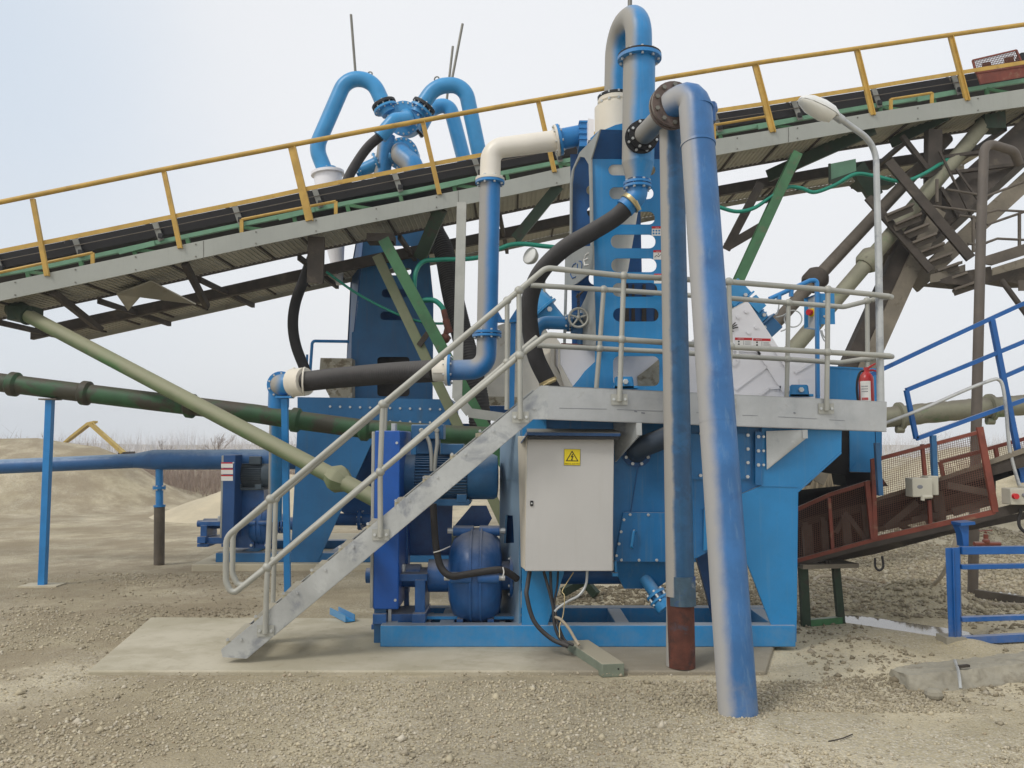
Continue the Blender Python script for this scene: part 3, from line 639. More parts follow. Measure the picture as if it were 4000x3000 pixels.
# manifold cluster
t = T('cyclone_manifold', 'blue bolted far manifold with three hairpin pipes above the conveyor', 'pipe manifold', P(1575, 620, 14.6))
Ym = 14.6; fv = V((-.08, -1, -.16)).normalized()
for (cx, cy, r) in ((1577, 463, 68), (1571, 601, 64)):
    mb = MB(); c = P(cx, cy, Ym); rr_ = px(r, Ym); mb.cyl(c-fv*.42, c, rr_*.86, n=32); mb.flange(c+fv*.02, fv, rr_, .03, 18, rr_*.9, .018, .032); mb.flange(c-fv*.03, fv, rr_, .03, 2, rr_*.9, .001); mb.build('drum', [m_cluster, m_bolt], t)
def pipe(name, pts, r, mat, par, rad=.35, n=20):
    mb = MB(); mb.tube(fillet([V(p) for p in pts], rad), r, n); return mb.build(name, mat, par)
def flg(c, ax, r, th, par, mats, nb=8, name='flange'):
    mb = MB(); mb.flange(c, ax, r, th, nb); return mb.build(name, mats, par)
m2 = [m_cluster, m_bolt]; mk = [m_black, m_bolt]
pl = [P(1520, 445, Ym), P(1500, 412, Ym), P(1455, 312, Ym), P(1352, 306, Ym), P(1234, 578, Ym), P(1276, 682, Ym)]
pipe('hairpin_pipe', pl, px(31, Ym), m_cluster, t, [.1, .5, .5, .45], 24)
ax = (pl[1]-pl[2]).normalized(); flg(P(1500, 409, Ym), ax, px(50, Ym), .05, t, mk, 10); flg(P(1507, 425, Ym), ax, px(50, Ym), .04, t, m2, 10)
flg(P(1272, 672, Ym), (pl[-1]-pl[-2]).normalized(), px(46, Ym), .04, t, m2)
pr = [P(1630, 445, Ym), P(1648, 412, Ym), P(1700, 336, Ym), P(1815, 330, Ym), P(1880, 640, Ym+.2)]
pipe('hairpin_pipe', pr, px(31, Ym), m_cluster, t, [.1, .42, .45], 24)
ax = (pr[1]-pr[2]).normalized(); flg(P(1656, 414, Ym), ax, px(50, Ym), .05, t, mk, 10); flg(P(1646, 430, Ym), ax, px(50, Ym), .04, t, m2, 10)
pr = [P(1640, 500, Ym+.5), P(1680, 425, Ym+.9), P(1755, 405, Ym+.9), P(1830, 690, Ym+.9)]
pipe('hairpin_pipe', pr, px(29, Ym+.9), m_cluster, t, [.35, .4], 24); flg(P(1630, 508, Ym+.35), (-1, .2, -.8), px(36, Ym), .05, t, mk, 10)
pipe('outlet_bend', [P(1588, 452, Ym), P(1588, 466, 14.2), P(1540, 470, 14.0), P(1484, 535, 14.0)], .13, m_cluster, t, .12)
pipe('outlet_bend', [P(1566, 594, Ym), P(1566, 604, 14.1), P(1610, 640, 13.95), P(1672, 820, 13.9)], .178, m_pipe, t, .2, 24)
pipe('inlet_pipe', [P(1512, 530, Ym), P(1492, 690, Ym)], .15, m_pipe, t)
pipe('branch_pipe', [P(1530, 612, Ym), P(1392, 676, Ym)], .12, m_cluster, t); flg(P(1474, 638, Ym), (1, 0, .45), .2, .04, t, m2); flg(P(1404, 670, Ym), (1, 0, .45), .18, .04, t, m2)
for x, y in ((1445, 290), (1706, 309)):
    mb = MB(); mb.torus(P(x, y, Ym), (.3, 1, 0), .045, .013, 16, 6); mb.build('lifting_eye', m_dbolt, t)
def rod(a, b, label):
    mb = MB(); mb.tube([a, b], .024, 8); tag(mb.build('vent_rod', m_dbolt), label, 'rod')
rod(P(1389, 290, Ym), P(1371, 57, Ym), 'grey vent rod standing alone on the left blue hairpin pipe')
rod(P(1764, 318, Ym), P(1807, 93, Ym), 'taller of the two rods on the right blue hairpin pipe')
rod(P(1743, 410, Ym+.9), P(1769, 181, Ym+.9), 'shorter rod on the smaller blue hairpin pipe behind')
def hose(label, pts, r, mat, rib=0, cat='hose', n=18, group=None):
    q = spline([V(p) for p in pts], 8)
    if rib:
        L = sum((b-a).length for a, b in zip(q, q[1:])); k = int(L/rib); o = []; rs = []; d = 0; seg = [0]
        for a, b in zip(q, q[1:]): seg.append(seg[-1]+(b-a).length)
        j = 0
        for i in range(k*4+1):
            s_ = L*i/(k*4)
            while j < len(seg)-2 and seg[j+1] < s_: j += 1
            o.append(lerp(q[j], q[j+1], min(1, (s_-seg[j])/(seg[j+1]-seg[j]+1e-9)))); rs.append(r*(1, .992, .955, .992)[i % 4])
        q, r = o, rs
    mb = MB(); mb.tube(q, r, n); return tag(mb.build('hose', mat, ang=60), label, cat, group)
hose('smooth black hose hanging from the manifold down behind the horizontal ribbed hose', [P(1492, 527, 14.05), P(1440, 572, 14.05), P(1396, 632, 14.05), P(1356, 705, 14), P(1325, 800, 13.95), P(1280, 900, 13.9), P(1222, 1000, 13.6), P(1187, 1093, 13.4), P(1155, 1180, 13.2), P(1144, 1265, 13.2), P(1156, 1350, 13.2), P(1190, 1440, 13.2), P(1215, 1500, 13.2)], .085, m_rubber)
hose('thick ribbed black hose dropping behind the grey strut of the conveyor', [P(1672, 815, 13.9), P(1695, 900, 13.9), P(1735, 985, 13.8), P(1765, 1140, 13.5), P(1803, 1300, 13.2), P(1843, 1450, 13), P(1868, 1570, 12.9), P(1876, 1680, 12.9)], .175, m_rubber, .045, n=20)
# far pump set
belt_guard((XP(863, 12.75), 12.75, P(0, 2105, 12.75).z), (XP(911, 12.75), 13.6, P(0, 1777, 12.75).z), 'far blue belt guard with red and white warning labels on top', m_guard=M('faded_guard_navy', srgb(34, 78, 132), .5, var=.1, up=.4))
lg = bpy.data.objects['belt_guard']; 
for i, (y0, y1) in enumerate(((1806, 1827), (1830, 1852), (1855, 1878))):
    mb = MB(); mb.prism([P(864, y0, 12.748), P(910, y0, 12.748), P(910, y1, 12.748), P(864, y1, 12.748)], (0, -.004, 0)); mb.prism([P(864, y0, 12.746), P(910, y0, 12.746), P(910, y0+5, 12.746), P(864, y0+5, 12.746)], (0, -.004, 0), 1); mb.build('warning_label', [m_label, m_lred], lg)
mm = motor(P(1000, 1850, 13.2), .22, .72, 'far dusty dark motor beside the guard with red labels', m_motor=m_grime)
mb = MB(); mb.span((XP(965, 13.0), 12.98, P(0, 1815, 13).z), (XP(1012, 13), 13.3, P(0, 1783, 13).z)); mb.build('terminal_box', m_grime, mm, bevel=.01)
sp_ = slurry_pump(P(1030, 2045, 13.25), .34, .34, 'far dark blue slurry pump on the small concrete pad')
mb = MB(); mb.prism([P(x, y, 13.1) for x, y in ((916, 1912), (1030, 1912), (1040, 2140), (912, 2140))], (0, .5, 0)); tag(mb.build('motor_stand', m_navy), 'dark blue motor stand under the far dusty motor', 'machine stand')
t = T('riser_pipe', 'dusty blue vertical riser behind the slanting green tube', 'pipe', P(1075, 2000, 12.3))
pipe('pipe', [P(1082, 1500, 11.8), P(1074, 2030, 12.4)], .1, m_pipe, t); flg(P(1078, 1722, 12.05), (0, 0, 1), .15, .05, t, [m_lblue, m_bolt]); flg(P(1078, 1738, 12.05), (0, 0, 1), .15, .05, t, [m_lblue, m_bolt])
# floodlight
t = T('floodlight', 'round grey floodlight on a thin pole between the hose and the tower', 'floodlight', P(2124, 1560, 12.6))
mb = MB(); mb.tube(fillet([P(2124, 1600, 12.6), P(2126, 1085, 12.6), P(2092, 1038, 12.5)], .05), .02, 8); mb.build('pole', m_rail, t)
mb = MB(); c = P(2072, 1000, 12.45); d = V((-.75, -.75, .25)).normalized(); mb.lathe(c, d, [(.04, -.12), (.1, -.08), (.135, -.01), (.135, .02)], n=24); mb.build('lamp_housing', m_lampd, t)
mb = MB(); mb.lathe(c, d, [(.125, .018), (.12, .03), (.06, .042)], n=24); mb.build('lens', m_lampg, t)
# ------------------------------------------------------------------ main inclined conveyor
def Yc(x): return 11.4+1.4*x/4000
T_top = [(-200, 828), (0, 790), (330, 723), (630, 663), (1000, 593), (1422, 512), (2000, 408), (2371, 344), (2561, 310), (2946, 247), (3344, 190), (3711, 136), (4000, 96), (4200, 68)]
T_mid = [(-200, 1022), (0, 982), (331, 916), (669, 847), (1000, 780), (1181, 741), (1693, 639), (1898, 603), (2400, 508), (2790, 434), (3000, 403), (3380, 344), (3753, 283), (4000, 244), (4200, 212)]
T_ft = [(-200, 1148), (0, 1106), (500, 1000), (1000, 896), (1319, 835), (1868, 729), (2229, 648), (2796, 543), (3000, 510), (3422, 437), (4000, 347), (4200, 318)]
T_fb = [(-200, 1218), (0, 1175), (500, 1070), (1000, 961), (1422, 874), (1862, 790), (2226, 714), (2799, 606), (3000, 570), (3470, 490), (4000, 416), (4200, 388)]
def cpt(tab, x, dy=0, oy=0, Y=None): return P(x, itp(tab, x)+oy, (Yc(x) if Y is None else Y)+dy)
XS = list(range(-200, 4201, 200))
cv = T('inclined_conveyor', 'long inclined belt conveyor with yellow handrail and grey fascia crossing the sky', 'conveyor', G(2060, 2260))
def strip(name, mat, f_lo, f_hi, depth, xs=XS, par=cv):
    mb = MB(); e = V((0, depth, 0))
    for a, b in zip(xs, xs[1:]):
        lo0, lo1, hi0, hi1 = f_lo(a), f_lo(b), f_hi(a), f_hi(b); mb.hexa([lo0, lo1, lo1+e, lo0+e, hi0, hi1, hi1+e, hi0+e])
    return mb.build(name, mat, par, ang=20)
strip('fascia', m_fascia, lambda x: cpt(T_fb, x), lambda x: cpt(T_ft, x), .03)
mb = MB()
for x in range(60, 4000, 235):
    for tb, o in ((T_ft, 10), (T_fb, -10)): mb.bolt(cpt(tb, x, -.0, o), (0, -1, 0), .012, .01, 0)
mb.build('fascia_bolt', m_dbolt, cv)
mb = MB()
for x in (795, 1790, 2520, 3080): mb.bar(cpt(T_ft, x, -.003, 2), cpt(T_fb, x, -.003, -2), .004, .004, (1, 0, 0))
mb.build('fascia_joint', m_dark, cv)
mb = MB(); mb.tube([cpt(T_top, x) for x in XS], .036, 12); mb.build('top_rail', m_yellow, cv)
mb = MB()
for a, b in zip(XS, XS[1:]): mb.bar(cpt(T_mid, a), cpt(T_mid, b), .012, .062)
mb.build('middle_rail', m_yellow, cv)
for (a, b, c, d, w) in ((128, 778, 184, 1066, 17), (641, 672, 704, 958, 17), (1140, 572, 1210, 850, 30), (1651, 473, 1717, 748, 18), (2102, 394, 2166, 660, 18), (2531, 318, 2596, 586, 18), (2950, 252, 3019, 504, 24), (3347, 194, 3410, 437, 20), (3713, 140, 3779, 380, 20), (-340, 870, -290, 1150, 17)):
    mb = MB(); Y0 = Yc(a)+.02; mb.bar(P(a, b, Y0), P(c, d+12, Y0), px(w, Y0), .05, (0, 1, 0)); mb.bar(P(a+w*.4, b, Y0-.03), P(c+w*.4, d+12, Y0-.03), .012, .045, (0, 1, 0)); mb.build('rail_post', m_yellow, cv)
for x0, x1, o in ((-20, 362, -42), (944, 1312, -50), (2790, 3010, -56), (3480, 3640, -40)):
    mb = MB(); mb.tube([cpt(T_ft, x0, .25, o), cpt(T_ft, (x0+x1)/2, .25, o), cpt(T_ft, x1, .25, o)], .022, 8)
    for x in (x0, x1): mb.bar(cpt(T_ft, x, .25, o), cpt(T_ft, x, .25, 15), .05, .03, (0, 1, 0))
    mb.build('kick_rail', m_yellow, cv)
# belt, stringer and idlers
strip('belt', m_belt, lambda x: cpt(T_mid, x, 1.0, 66), lambda x: cpt(T_mid, x, 1.0, 10), .75)
mb = MB(); mb.tube([cpt(T_mid, x, .93, 36) for x in XS], .007, 6); mb.build('pull_cord', m_brown, cv)
for x in list(range(-20, 4000, 312)):
    mb = MB(); w = .05; mb.bar(cpt(T_mid, x, .95, 6), cpt(T_mid, x+26, .95, 84), .085, .02, (0, 1, 0)); mb.box(cpt(T_mid, x+24, .93, 66), (.07, .05, .07), mi=1)
    mb.tube([cpt(T_mid, x-24, 1.02, 22), cpt(T_mid, x-24, 1.7, 50)], .06, 10, mi=2); mb.build('idler_bracket', [m_idler, m_black, m_brown], cv)
T_gs = [(-200, 1110), (0, 1070), (183, 1040), (603, 948), (1319, 797), (1542, 760), (1868, 693), (2400, 590), (3030, 478), (3452, 405), (3844, 339), (4200, 280)]
strip('stringer', m_lgreen, lambda x: cpt(T_gs, x, .98, 8), lambda x: cpt(T_gs, x, .98, -8), .06)
strip('stringer', m_dgreen, lambda x: cpt(T_gs, x, 1.85, 2), lambda x: cpt(T_gs, x, 1.85, -14), .06)
for i, x in enumerate(range(-100, 4100, 208)):
    a = cpt(T_gs, x, 1.0, 10); mb = MB(); mb.bar(a, cpt(T_fb, x+26, 1.0, 28), .06, .05, (0, 1, 0)); mb.build('truss_post', m_green, cv)
    if i % 2: mb = MB(); mb.bar(a, cpt(T_ft, x+190, 1.0, 40), .05, .04, (0, 1, 0)); mb.build('truss_brace', m_green, cv)
    if i % 3 == 0: mb = MB(); mb.bar(cpt(T_gs, x-60, .96, 6), cpt(T_gs, x+80, .96, 2), .03, .08, (0, 0, 1)); mb.build('splice_plate', m_lgreen, cv)
# walkway deck from below
def deck(e, w):
    mb = MB(); d = V((0, w, 0))
    for a, b in zip(XS, XS[1:]):
        p, q = cpt(T_fb, a, .03, -14)+e, cpt(T_fb, b, .03, -14)+e; u = V((0, 0, .02)); mb.hexa([p, q, q+d, p+d, p+u, q+u, q+d+u, p+d+u])
    x = -200; k = 0
    while x < 4200:
        mb.box(cpt(T_fb, x, .05, -14)+e+V((0, w/2, -.008)), (.022 if k % 9 else .03, w-.03, .02 if k % 9 else .05), None, 0 if k % 9 else 1); x += 19; k += 1
    mb.build('walkway_deck', [m_deck, m_dark], cv, ang=20)
deck(V((0, 0, 0)), 1.0); deck(V((0, 2.1, -.02)), 1.15)
strip('chord', m_dark, lambda x: cpt(T_fb, x, .03, -4)+V((0, 1.02, .02)), lambda x: cpt(T_fb, x, .03, -4)+V((0, 1.02, .18)), .08)
strip('chord', m_dark, lambda x: cpt(T_fb, x, .03, -4)+V((0, 1.95, -.16)), lambda x: cpt(T_fb, x, .03, -4)+V((0, 1.95, .02)), .1)
strip('edge_angle', m_deck, lambda x: cpt(T_fb, x, .03, -4)+V((0, 3.26, -.07)), lambda x: cpt(T_fb, x, .03, -4)+V((0, 3.26, .02)), .02)
mb = MB()
for x in range(-150, 4150, 420):
    p = cpt(T_fb, x, .03, -4); mb = MB(); mb.bar(p+V((0, .85, -.08)), p+V((.1, 3.2, -.1)), .06, .08); mb.build('cross_member', m_dark, cv)
    mb = MB(); mb.bar(cpt(T_fb, x+60, .95, -8), cpt(T_fb, x+330, 1.85, 24), .05, .05); mb.build('diagonal_brace', m_dark, cv)
for i, (x0, y0, x1, y1, d0, d1, w, mt) in enumerate(((205, 1140, 385, 1282, .1, 1.6, .16, m_dark), (722, 1030, 808, 1196, .1, 1.2, .09, m_dark), (1236, 925, 1232, 1106, .2, .3, .24, m_dark), (1722, 815, 1640, 1010, .1, .6, .2, m_dgreen), (2184, 725, 2014, 934, .1, .4, .16, m_dgreen), (2972, 715, 2836, 975, .3, .6, .13, m_dark), (3415, 500, 3000, 688, .1, 1.3, .2, m_dgreen), (2836, 966, 2970, 888, .6, .4, .14, m_dark), (3700, 450, 3480, 560, .1, .8, .16, m_dgreen))):
    mb = MB(); mb.bar(P(x0, y0, Yc(x0)+d0), P(x1, y1, Yc(x1)+d1), w, .08, (0, 1, 0)); mb.build('knee_brace', mt, cv)
mb = MB(); mb.prism([P(455, 1150, 12.3), P(590, 1100, 12.1), P(765, 1190, 12.0), P(700, 1180, 12.4), P(570, 1135, 12.7), P(500, 1215, 12.9)], (0, 0, .02)); mb.build('spill_plate', m_deck, cv)
# legs
Yl = 12.3
def ibeam(mb, a, b, w, h, tf=.016, mi=0):
    a, b = V(a), V(b); mb.bar(a, b, .02, h-.02, (0, 1, 0), mi)
    d = (b-a).normalized(); sd = d.cross(V((0, 1, 0))).normalized()
    for s_ in (-1, 1): mb.bar(a+sd*0+V((0, s_*h/2, 0)), b+V((0, s_*h/2, 0)), w, tf, (0, 1, 0), mi)
for (x0, y0, x1, y1, Y0, Y1, w, mt) in ((1500, 938, 2198, 2236, 12.2, 12.4, .17, m_green), (1474, 1000, 2061, 2236, 12.6, 12.4, .15, m_olive), (3112, 600, 2560, 1800, 12.6, 12.4, .15, m_green)):
    mb = MB(); a, b = P(x0, y0, Y0), P(x1, y1, Y1); ibeam(mb, a, b, w, .14); mb.build('support_leg', mt, cv)
mb = MB(); mb.bar(P(1636, 1350, 12.45), P(1672, 1300, 12.4), .08, .03, (0, 1, 0)); mb.build('leg_tie', m_dark, cv); mb = MB(); mb.box(P(1490, 935, 12.3), (.4, .3, .12)); mb.build('leg_gusset', m_dark, cv)
mb = MB(); a, b = P(1803, 790, 11.75), P(1785, 1556, 11.5); mb.bar(a, b, .135, .012, (0, 1, 0)); mb.bar(a+V((.062, .05, 0)), b+V((.062, .05, 0)), .012, .1, (0, 1, 0))
mb.bar(P(1785, 1548, 11.5), P(1836, 1615, 11.5), .13, .012, (0, 1, 0)); mb.bar(P(1830, 1612, 11.49), P(1990, 1634, 11.49), .13, .012, (0, 1, 0)); mb.build('hanger_strut', m_rail, cv)
# slanting tube support
t = T('support_tube', 'dusty green slanting tube propping the conveyor at left', 'support tube', G(1600, 2330))
tb = [P(70, 1212, 11.9), P(1319, 1870, 9.9), P(1640, 2040, 9.4), P(2050, 2262, 9.0)]
mb = MB(); mb.tube(tb, .1, 22); mb.build('tube', m_olive, t)
mb = MB(); d = (tb[1]-tb[0]).normalized(); mb.lathe(P(1319, 1870, 9.9), d, [(.1, -.14), (.17, -.02), (.17, .03), (.1, .15)], n=8); mb.build('flange_joint', m_olive, t)
mb = MB(); mb.box(P(100, 1228, 11.9), (.35, .3, .2)); mb.lathe(tb[0], d, [(.14, -.1), (.14, .25)], n=20); mb.build('head_bracket', m_dgreen, t)
# red oxide drive guard on the belt
t = T('drive_guard', 'red oxide mesh guard on top of the conveyor at the right edge', 'machine guard', P(3900, 320, 13.3))
Yd = 13.2; mb = MB(); mb.prism([P(x, y, Yd) for x, y in ((3814, 283), (3996, 257), (4060, 250), (4060, 290), (3832, 328))], (0, .03, 0)); mb.prism([P(x, y, Yd+.02) for x, y in ((3840, 245), (3870, 240), (3872, 290), (3842, 292))], (0, .03, 0)); mb.prism([P(x, y, Yd+.02) for x, y in ((3925, 225), (3960, 218), (3965, 280), (3930, 285))], (0, .03, 0)); mb.build('panel', m_red, t)
mb = MB()
for i in range(31): mb.bar(lerp(P(3799, 236, Yd), P(3970, 196, Yd), i/30), lerp(P(3812, 285, Yd), P(3996, 258, Yd), i/30), .007, .007)
for i in range(9): mb.bar(lerp(P(3799, 236, Yd), P(3812, 285, Yd), i/8), lerp(P(3970, 196, Yd), P(3996, 258, Yd), i/8), .007, .007)
mb.build('wire_mesh', m_rmesh, t)
mb = MB(); q = [P(3799, 236, Yd), P(3970, 196, Yd), P(3996, 258, Yd), P(3812, 285, Yd)]
for i in range(4): mb.bar(q[i], q[(i+1) % 4], .025, .025)
mb.cyl(P(3990, 250, 13.3), P(4080, 235, 13.3), .18, mi=1); mb.build('frame', [m_red, m_black], t)
hose('thin green hose hung along the underside of the conveyor at right', [P(2800, 806, 12.6), P(2874, 826, 12.6), P(2940, 815, 12.6), P(3000, 778, 12.6), P(3072, 733, 12.6), P(3130, 735, 12.6), P(3181, 751, 12.6), P(3259, 724, 12.6), P(3338, 681, 12.6), P(3410, 686, 12.6), P(3518, 708, 12.6), P(3603, 682, 12.7), P(3720, 610, 13)], .03, m_ghose, n=10)
hose('bright green hose looping from the conveyor leg towards the tall dusty pipe', [P(2230, 975, 12.4), P(2130, 962, 12.4), P(2000, 955, 12.4), P(1868, 1006, 12.4), P(1723, 1014, 12.4), P(1655, 1022, 12.4), P(1624, 1065, 12.3), P(1618, 1140, 12.3)], .035, m_ghose, n=10)
hose('thin pale green hose sagging across the front of the far tower', [P(1275, 1062, 12.6), P(1386, 1141, 12.6), P(1500, 1203, 12.6), P(1603, 1246, 12.6), P(1680, 1262, 12.6), P(1745, 1264, 12.6)], .02, m_ghose, n=8)
hose('short green hose arched beside the green leg ending in a brown valve', [P(1632, 1190, 12.3), P(1655, 1174, 12.3), P(1696, 1174, 12.3), P(1724, 1196, 12.3), P(1736, 1222, 12.3)], .04, m_ghose, n=10)
t = T('brown_valve', 'rusty brown pipe valve at the end of the short green hose', 'valve', P(1740, 1340, 12.3))
mb = MB(); mb.tube([P(1733, 1210, 12.3), P(1748, 1280, 12.3), P(1735, 1330, 12.3), P(1716, 1336, 12.3)], .045, 10); mb.tube([P(1742, 1250, 12.3), P(1756, 1300, 12.3)], .055, 10); mb.ball(P(1738, 1322, 12.3), .08); mb.build('valve_body', m_rust, t)
mb = MB(); mb.bar(P(1722, 1346, 12.28), P(1760, 1316, 12.28), .02, .05); mb.build('lever', m_dark, t)
# ------------------------------------------------------------------ near washing plant
m_sidep = M('dust_greyed_blue_plate', srgb(104, 150, 184), .5, dust=.4, d0=.1, d1=.6, dd=(-1, -.2, .1), dcol=srgb(182, 186, 184), var=.1, patches=((srgb(56, 122, 176), 1.6, .52, .7, .6),))
wp = T('washing_plant', 'bright blue near washing plant with slotted tower behind the galvanized platform', 'washing plant', G(2600, 2480, SLAB))
Yk = 7.94; zt = P(1500, 2443, Yk).z
x0, x1, x2 = XP(1485, Yk, 2480), XP(2110, Yk, 2480), XP(3108, Yk, 2480)
mb = MB(); mb.span((x0, Yk, SLAB), (x2, Yk+.14, zt)); mb.span((x0+.1, 8.76, SLAB), (x2, 8.9, zt))
for x in (x0+.003, x0+.55, 1.0, x2-.2): mb.span((x, Yk+.142, SLAB+.01), (x+.14, 8.758, zt-.003))
mb.build('base_frame', m_tower, wp, bevel=.008)
mb = MB(); mb.span((x0+.2, 8.2, zt+.001), (x1, 8.34, zt+.03)); mb.build('pump_rail', m_tower, wp)
Yp = 7.97
body = [(2130, 1630), (3284, 1632), (3284, 1766), (3112, 1920), (2870, 2098), (2721, 2180), (2130, 2195)]
mb = MB(); mb.prism([P(x, y, Yp+.03) for x, y in body], (-.06, .85, 0)); mb.build('sump_body', m_tank, wp)
mb = MB(); mb.plate([[P(x, y, Yp) for x, y in ((3118, 1920), (3287, 1768), (3288, 1634), (2975, 1634), (2975, 1896), (2750, 1990), (2750, 2150), (2850, 2118), (2921, 2207), (3040, 2507), (3110, 2507))]], (0, .026, 0))
mb.build('leg_plate', m_tower, wp, bevel=.003)
mb = MB(); mb.bar(P(2976, 1897, Yp-.004), P(3117, 1901, Yp-.004), .008, .012); mb.bar(P(3117, 1921, Yp-.004), P(3286, 1769, Yp-.004), .008, .012); mb.build('weld_seam', m_tower, wp)
mb = MB(); mb.prism([P(x, y, 7.955) for x, y in ((2040, 1630), (2135, 1630), (2135, 2195), (2205, 2232), (2118, 2510), (2037, 2510))], (0, .03, 0)); mb.build('leg_plate', m_tower, wp, bevel=.003)
pls = Pl(P(2031, 2000, 7.97), P(1951, 2000, 8.8))
mb = MB(); mb.plate([[pls.at(x, y) for x, y in ((2031, 1636), (1953, 1700), (1950, 2395), (2026, 2446))], [pls.at(x, y) for x, y in ((1975, 2012), (2003, 2014), (2008, 2120), (1968, 2122))]], (.02, .004, 0)); mb.build('side_plate', m_sidep, wp)
mb = MB(); mb.bar(pls.at(1952, 1872, -.004), pls.at(2030, 1873, -.004), .006, .008); mb.prism([P(2012, 1990, 8.6), P(2012, 2440, 8.6), P(1955, 2440, 8.8), P(1955, 1990, 8.8)], (.02, 0.05, 0), 1); mb.build('side_joint', [m_sidep, m_darkblue], wp)
# belly, suction pipe
mb = MB(); zb, z1 = P(0, 2195, 8.02).z, P(0, 2303, 8.1).z
mb.hexa([V((XP(2440, 8.1), 8.15, z1)), V((XP(2565, 8.1), 8.15, z1)), V((XP(2565, 8.1), 8.6, z1)), V((XP(2440, 8.1), 8.6, z1)),
         V((XP(2385, 8.02), 8.02, zb)), V((XP(2715, 8.02), 8.02, zb)), V((XP(2715, 8.02), 8.8, zb)), V((XP(2385, 8.02), 8.8, zb))])
mb.build('sump_hopper', m_tank, wp)
mb = MB(); mb.tube([P(2020, 2238, 8.35), P(2440, 2238, 8.35)], .11, 20); mb.flange(P(2030, 2238, 8.35), (1, 0, 0), .19, .03, 8); mb.build('suction_pipe', [m_darkblue, m_bolt], wp)
hp = [(2434, 2000), (2655, 2003), (2655, 2195), (2399, 2193)]
mb = MB(); mb.prism([P(x, y, 7.96) for x, y in hp], (0, -.02, 0))
for x, y in ((2461, 2010), (2532, 2011), (2605, 2012), (2437, 2030), (2426, 2077), (2418, 2124), (2408, 2170), (2427, 2187), (2496, 2188), (2565, 2188), (2630, 2188)): mb.bolt(P(x, y, 7.94), (0, -1, 0), .015, .012)
ht = mb.build('inspection_hatch', [m_tank, m_bolt], wp, bevel=.003)
mb = MB(); mb.tube(fillet([P(2482, 2076, 7.94), P(2476, 2072, 7.87), P(2466, 2136, 7.87), P(2470, 2138, 7.94)], .015), .013, 8); mb.build('handle', m_tower, ht)
mb = MB(); mb.bar(P(2493, 1815, 7.985), P(2463, 2000, 7.985), .008, .006, (0, 1, 0)); mb.build('sump_weld', m_darkblue, wp)
mb = MB(); mb.flange(P(2487, 1768, 7.985), (0, 1, 0), px(57, 8), .03, 8, px(46, 8), .016); mb.build('inlet_flange', [m_darkblue, m_bolt], wp)
pipe('inlet_pipe', [P(2487, 1768, 8.0), P(2492, 1752, 7.8), P(2650, 1690, 7.6)], .1, M('grimy_dark_pipe', srgb(44, 58, 74), .6, dust=.6, dd=(.2, -.3, .9), d0=.5, d1=1.0, var=.2), wp, .12)
mb = MB(); mb.prism([P(x, y, 7.985) for x, y in ((2660, 1694), (2930, 1694), (2930, 1872), (2660, 1872))], (0, -.012, 0))
for x, y in ((2921, 1700), (2921, 1754), (2921, 1807), (2920, 1862), (2736, 1857), (2737, 1694)): mb.bolt(P(x, y, 7.97), (0, -1, 0), .017, .012)
mb.build('access_panel', [m_tank, m_bolt], wp)
mb = MB(); mb.prism([P(x, y, 7.96) for x, y in ((2949, 1686), (2976, 1686), (2975, 1897), (2949, 1893))], (0, -.014, 0))
for y in (1706, 1761, 1816):
    for x in (2962, 2982): mb.bolt(P(x, y, 7.945), (0, -1, 0), .017 if x == 2962 else .014, .012)
mb.build('stiffener', [m_tank, m_bolt], wp)
mb = MB(); d = V((.5, -.4, -.75)).normalized(); c = P(2562, 2322, 8.05); mb.cyl(c-d*.2, c+d*.05, .06); mb.flange(c, d, .1, .025, 6); mb.flange(c+d*.06, d, .1, .02, 6); mb.cyl(c+d*.07, c+d*.16, .085, mi=0); mb.build('drain_valve', [m_tower, m_bolt], wp)
mb = MB(); mb.bar(P(2738, 2150, 8.5), P(2812, 2420, 8.5), .14, .08, (0, 1, 0)); mb.build('brace', m_darkblue, wp)
# gussets carrying the platform
for q, mt in ((((2396, 1652, 7.93), (2496, 1652, 7.55), (2497, 1700, 7.55), (2402, 1805, 7.93)), m_galv), (((2993, 1684, 7.94), (3144, 1679, 7.85), (3145, 1712, 7.85), (2995, 1833, 7.94)), m_galv)):
    mb = MB(); mb.prism([P(*a) for a in q], (.012, .003, 0)); mb.bar(P(*q[1]), P(*q[2]), .05, .008, (0, 1, 0)); mb.build('platform_gusset', mt, wp)
# tower
Yt = 8.45
def backpt(x, y, Yb=9.15, dX=-.17):
    p = P(x, y, Yt); return V((p.x+dX, Yb, p.z))
slots = [(2377, 642, 2560, 685), (2380, 731, 2553, 778), (2383, 826, 2558, 877), (2386, 916, 2561, 970), (2388, 1009, 2565, 1063), (2392, 1105, 2568, 1159), (2395, 1203, 2573, 1256)]
out = [(2307, 621), (2610, 621), (2622, 1000), (2632, 1412), (2650, 1512), (2650, 1590), (2225, 1590), (2228, 1520), (2262, 1480), (2284, 1450), (2325, 1412), (2321, 1200), (2316, 964)]
mb = MB(); mb.plate([[P(x, y, Yt) for x, y in out]]+[[P(x, y, Yt) for x, y in rr(a, b, c, d, (d-b)*.48, 8)] for a, b, c, d in slots]+[[P(x, y, Yt) for x, y in rr(2395, 1391, 2576, 1508, 24)]], (0, .014, 0))
tf = mb.build('tower_front', m_tower, wp)
mb = MB(); bo = [(2309, 512), (2600, 512), (2612, 1000), (2614, 1330), (2318, 1330)]
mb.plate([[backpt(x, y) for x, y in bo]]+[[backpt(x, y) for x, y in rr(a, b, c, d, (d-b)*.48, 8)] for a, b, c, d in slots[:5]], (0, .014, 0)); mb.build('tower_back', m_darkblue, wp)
pt = Pl(P(2309, 900, Yt), backpt(2309, 900))
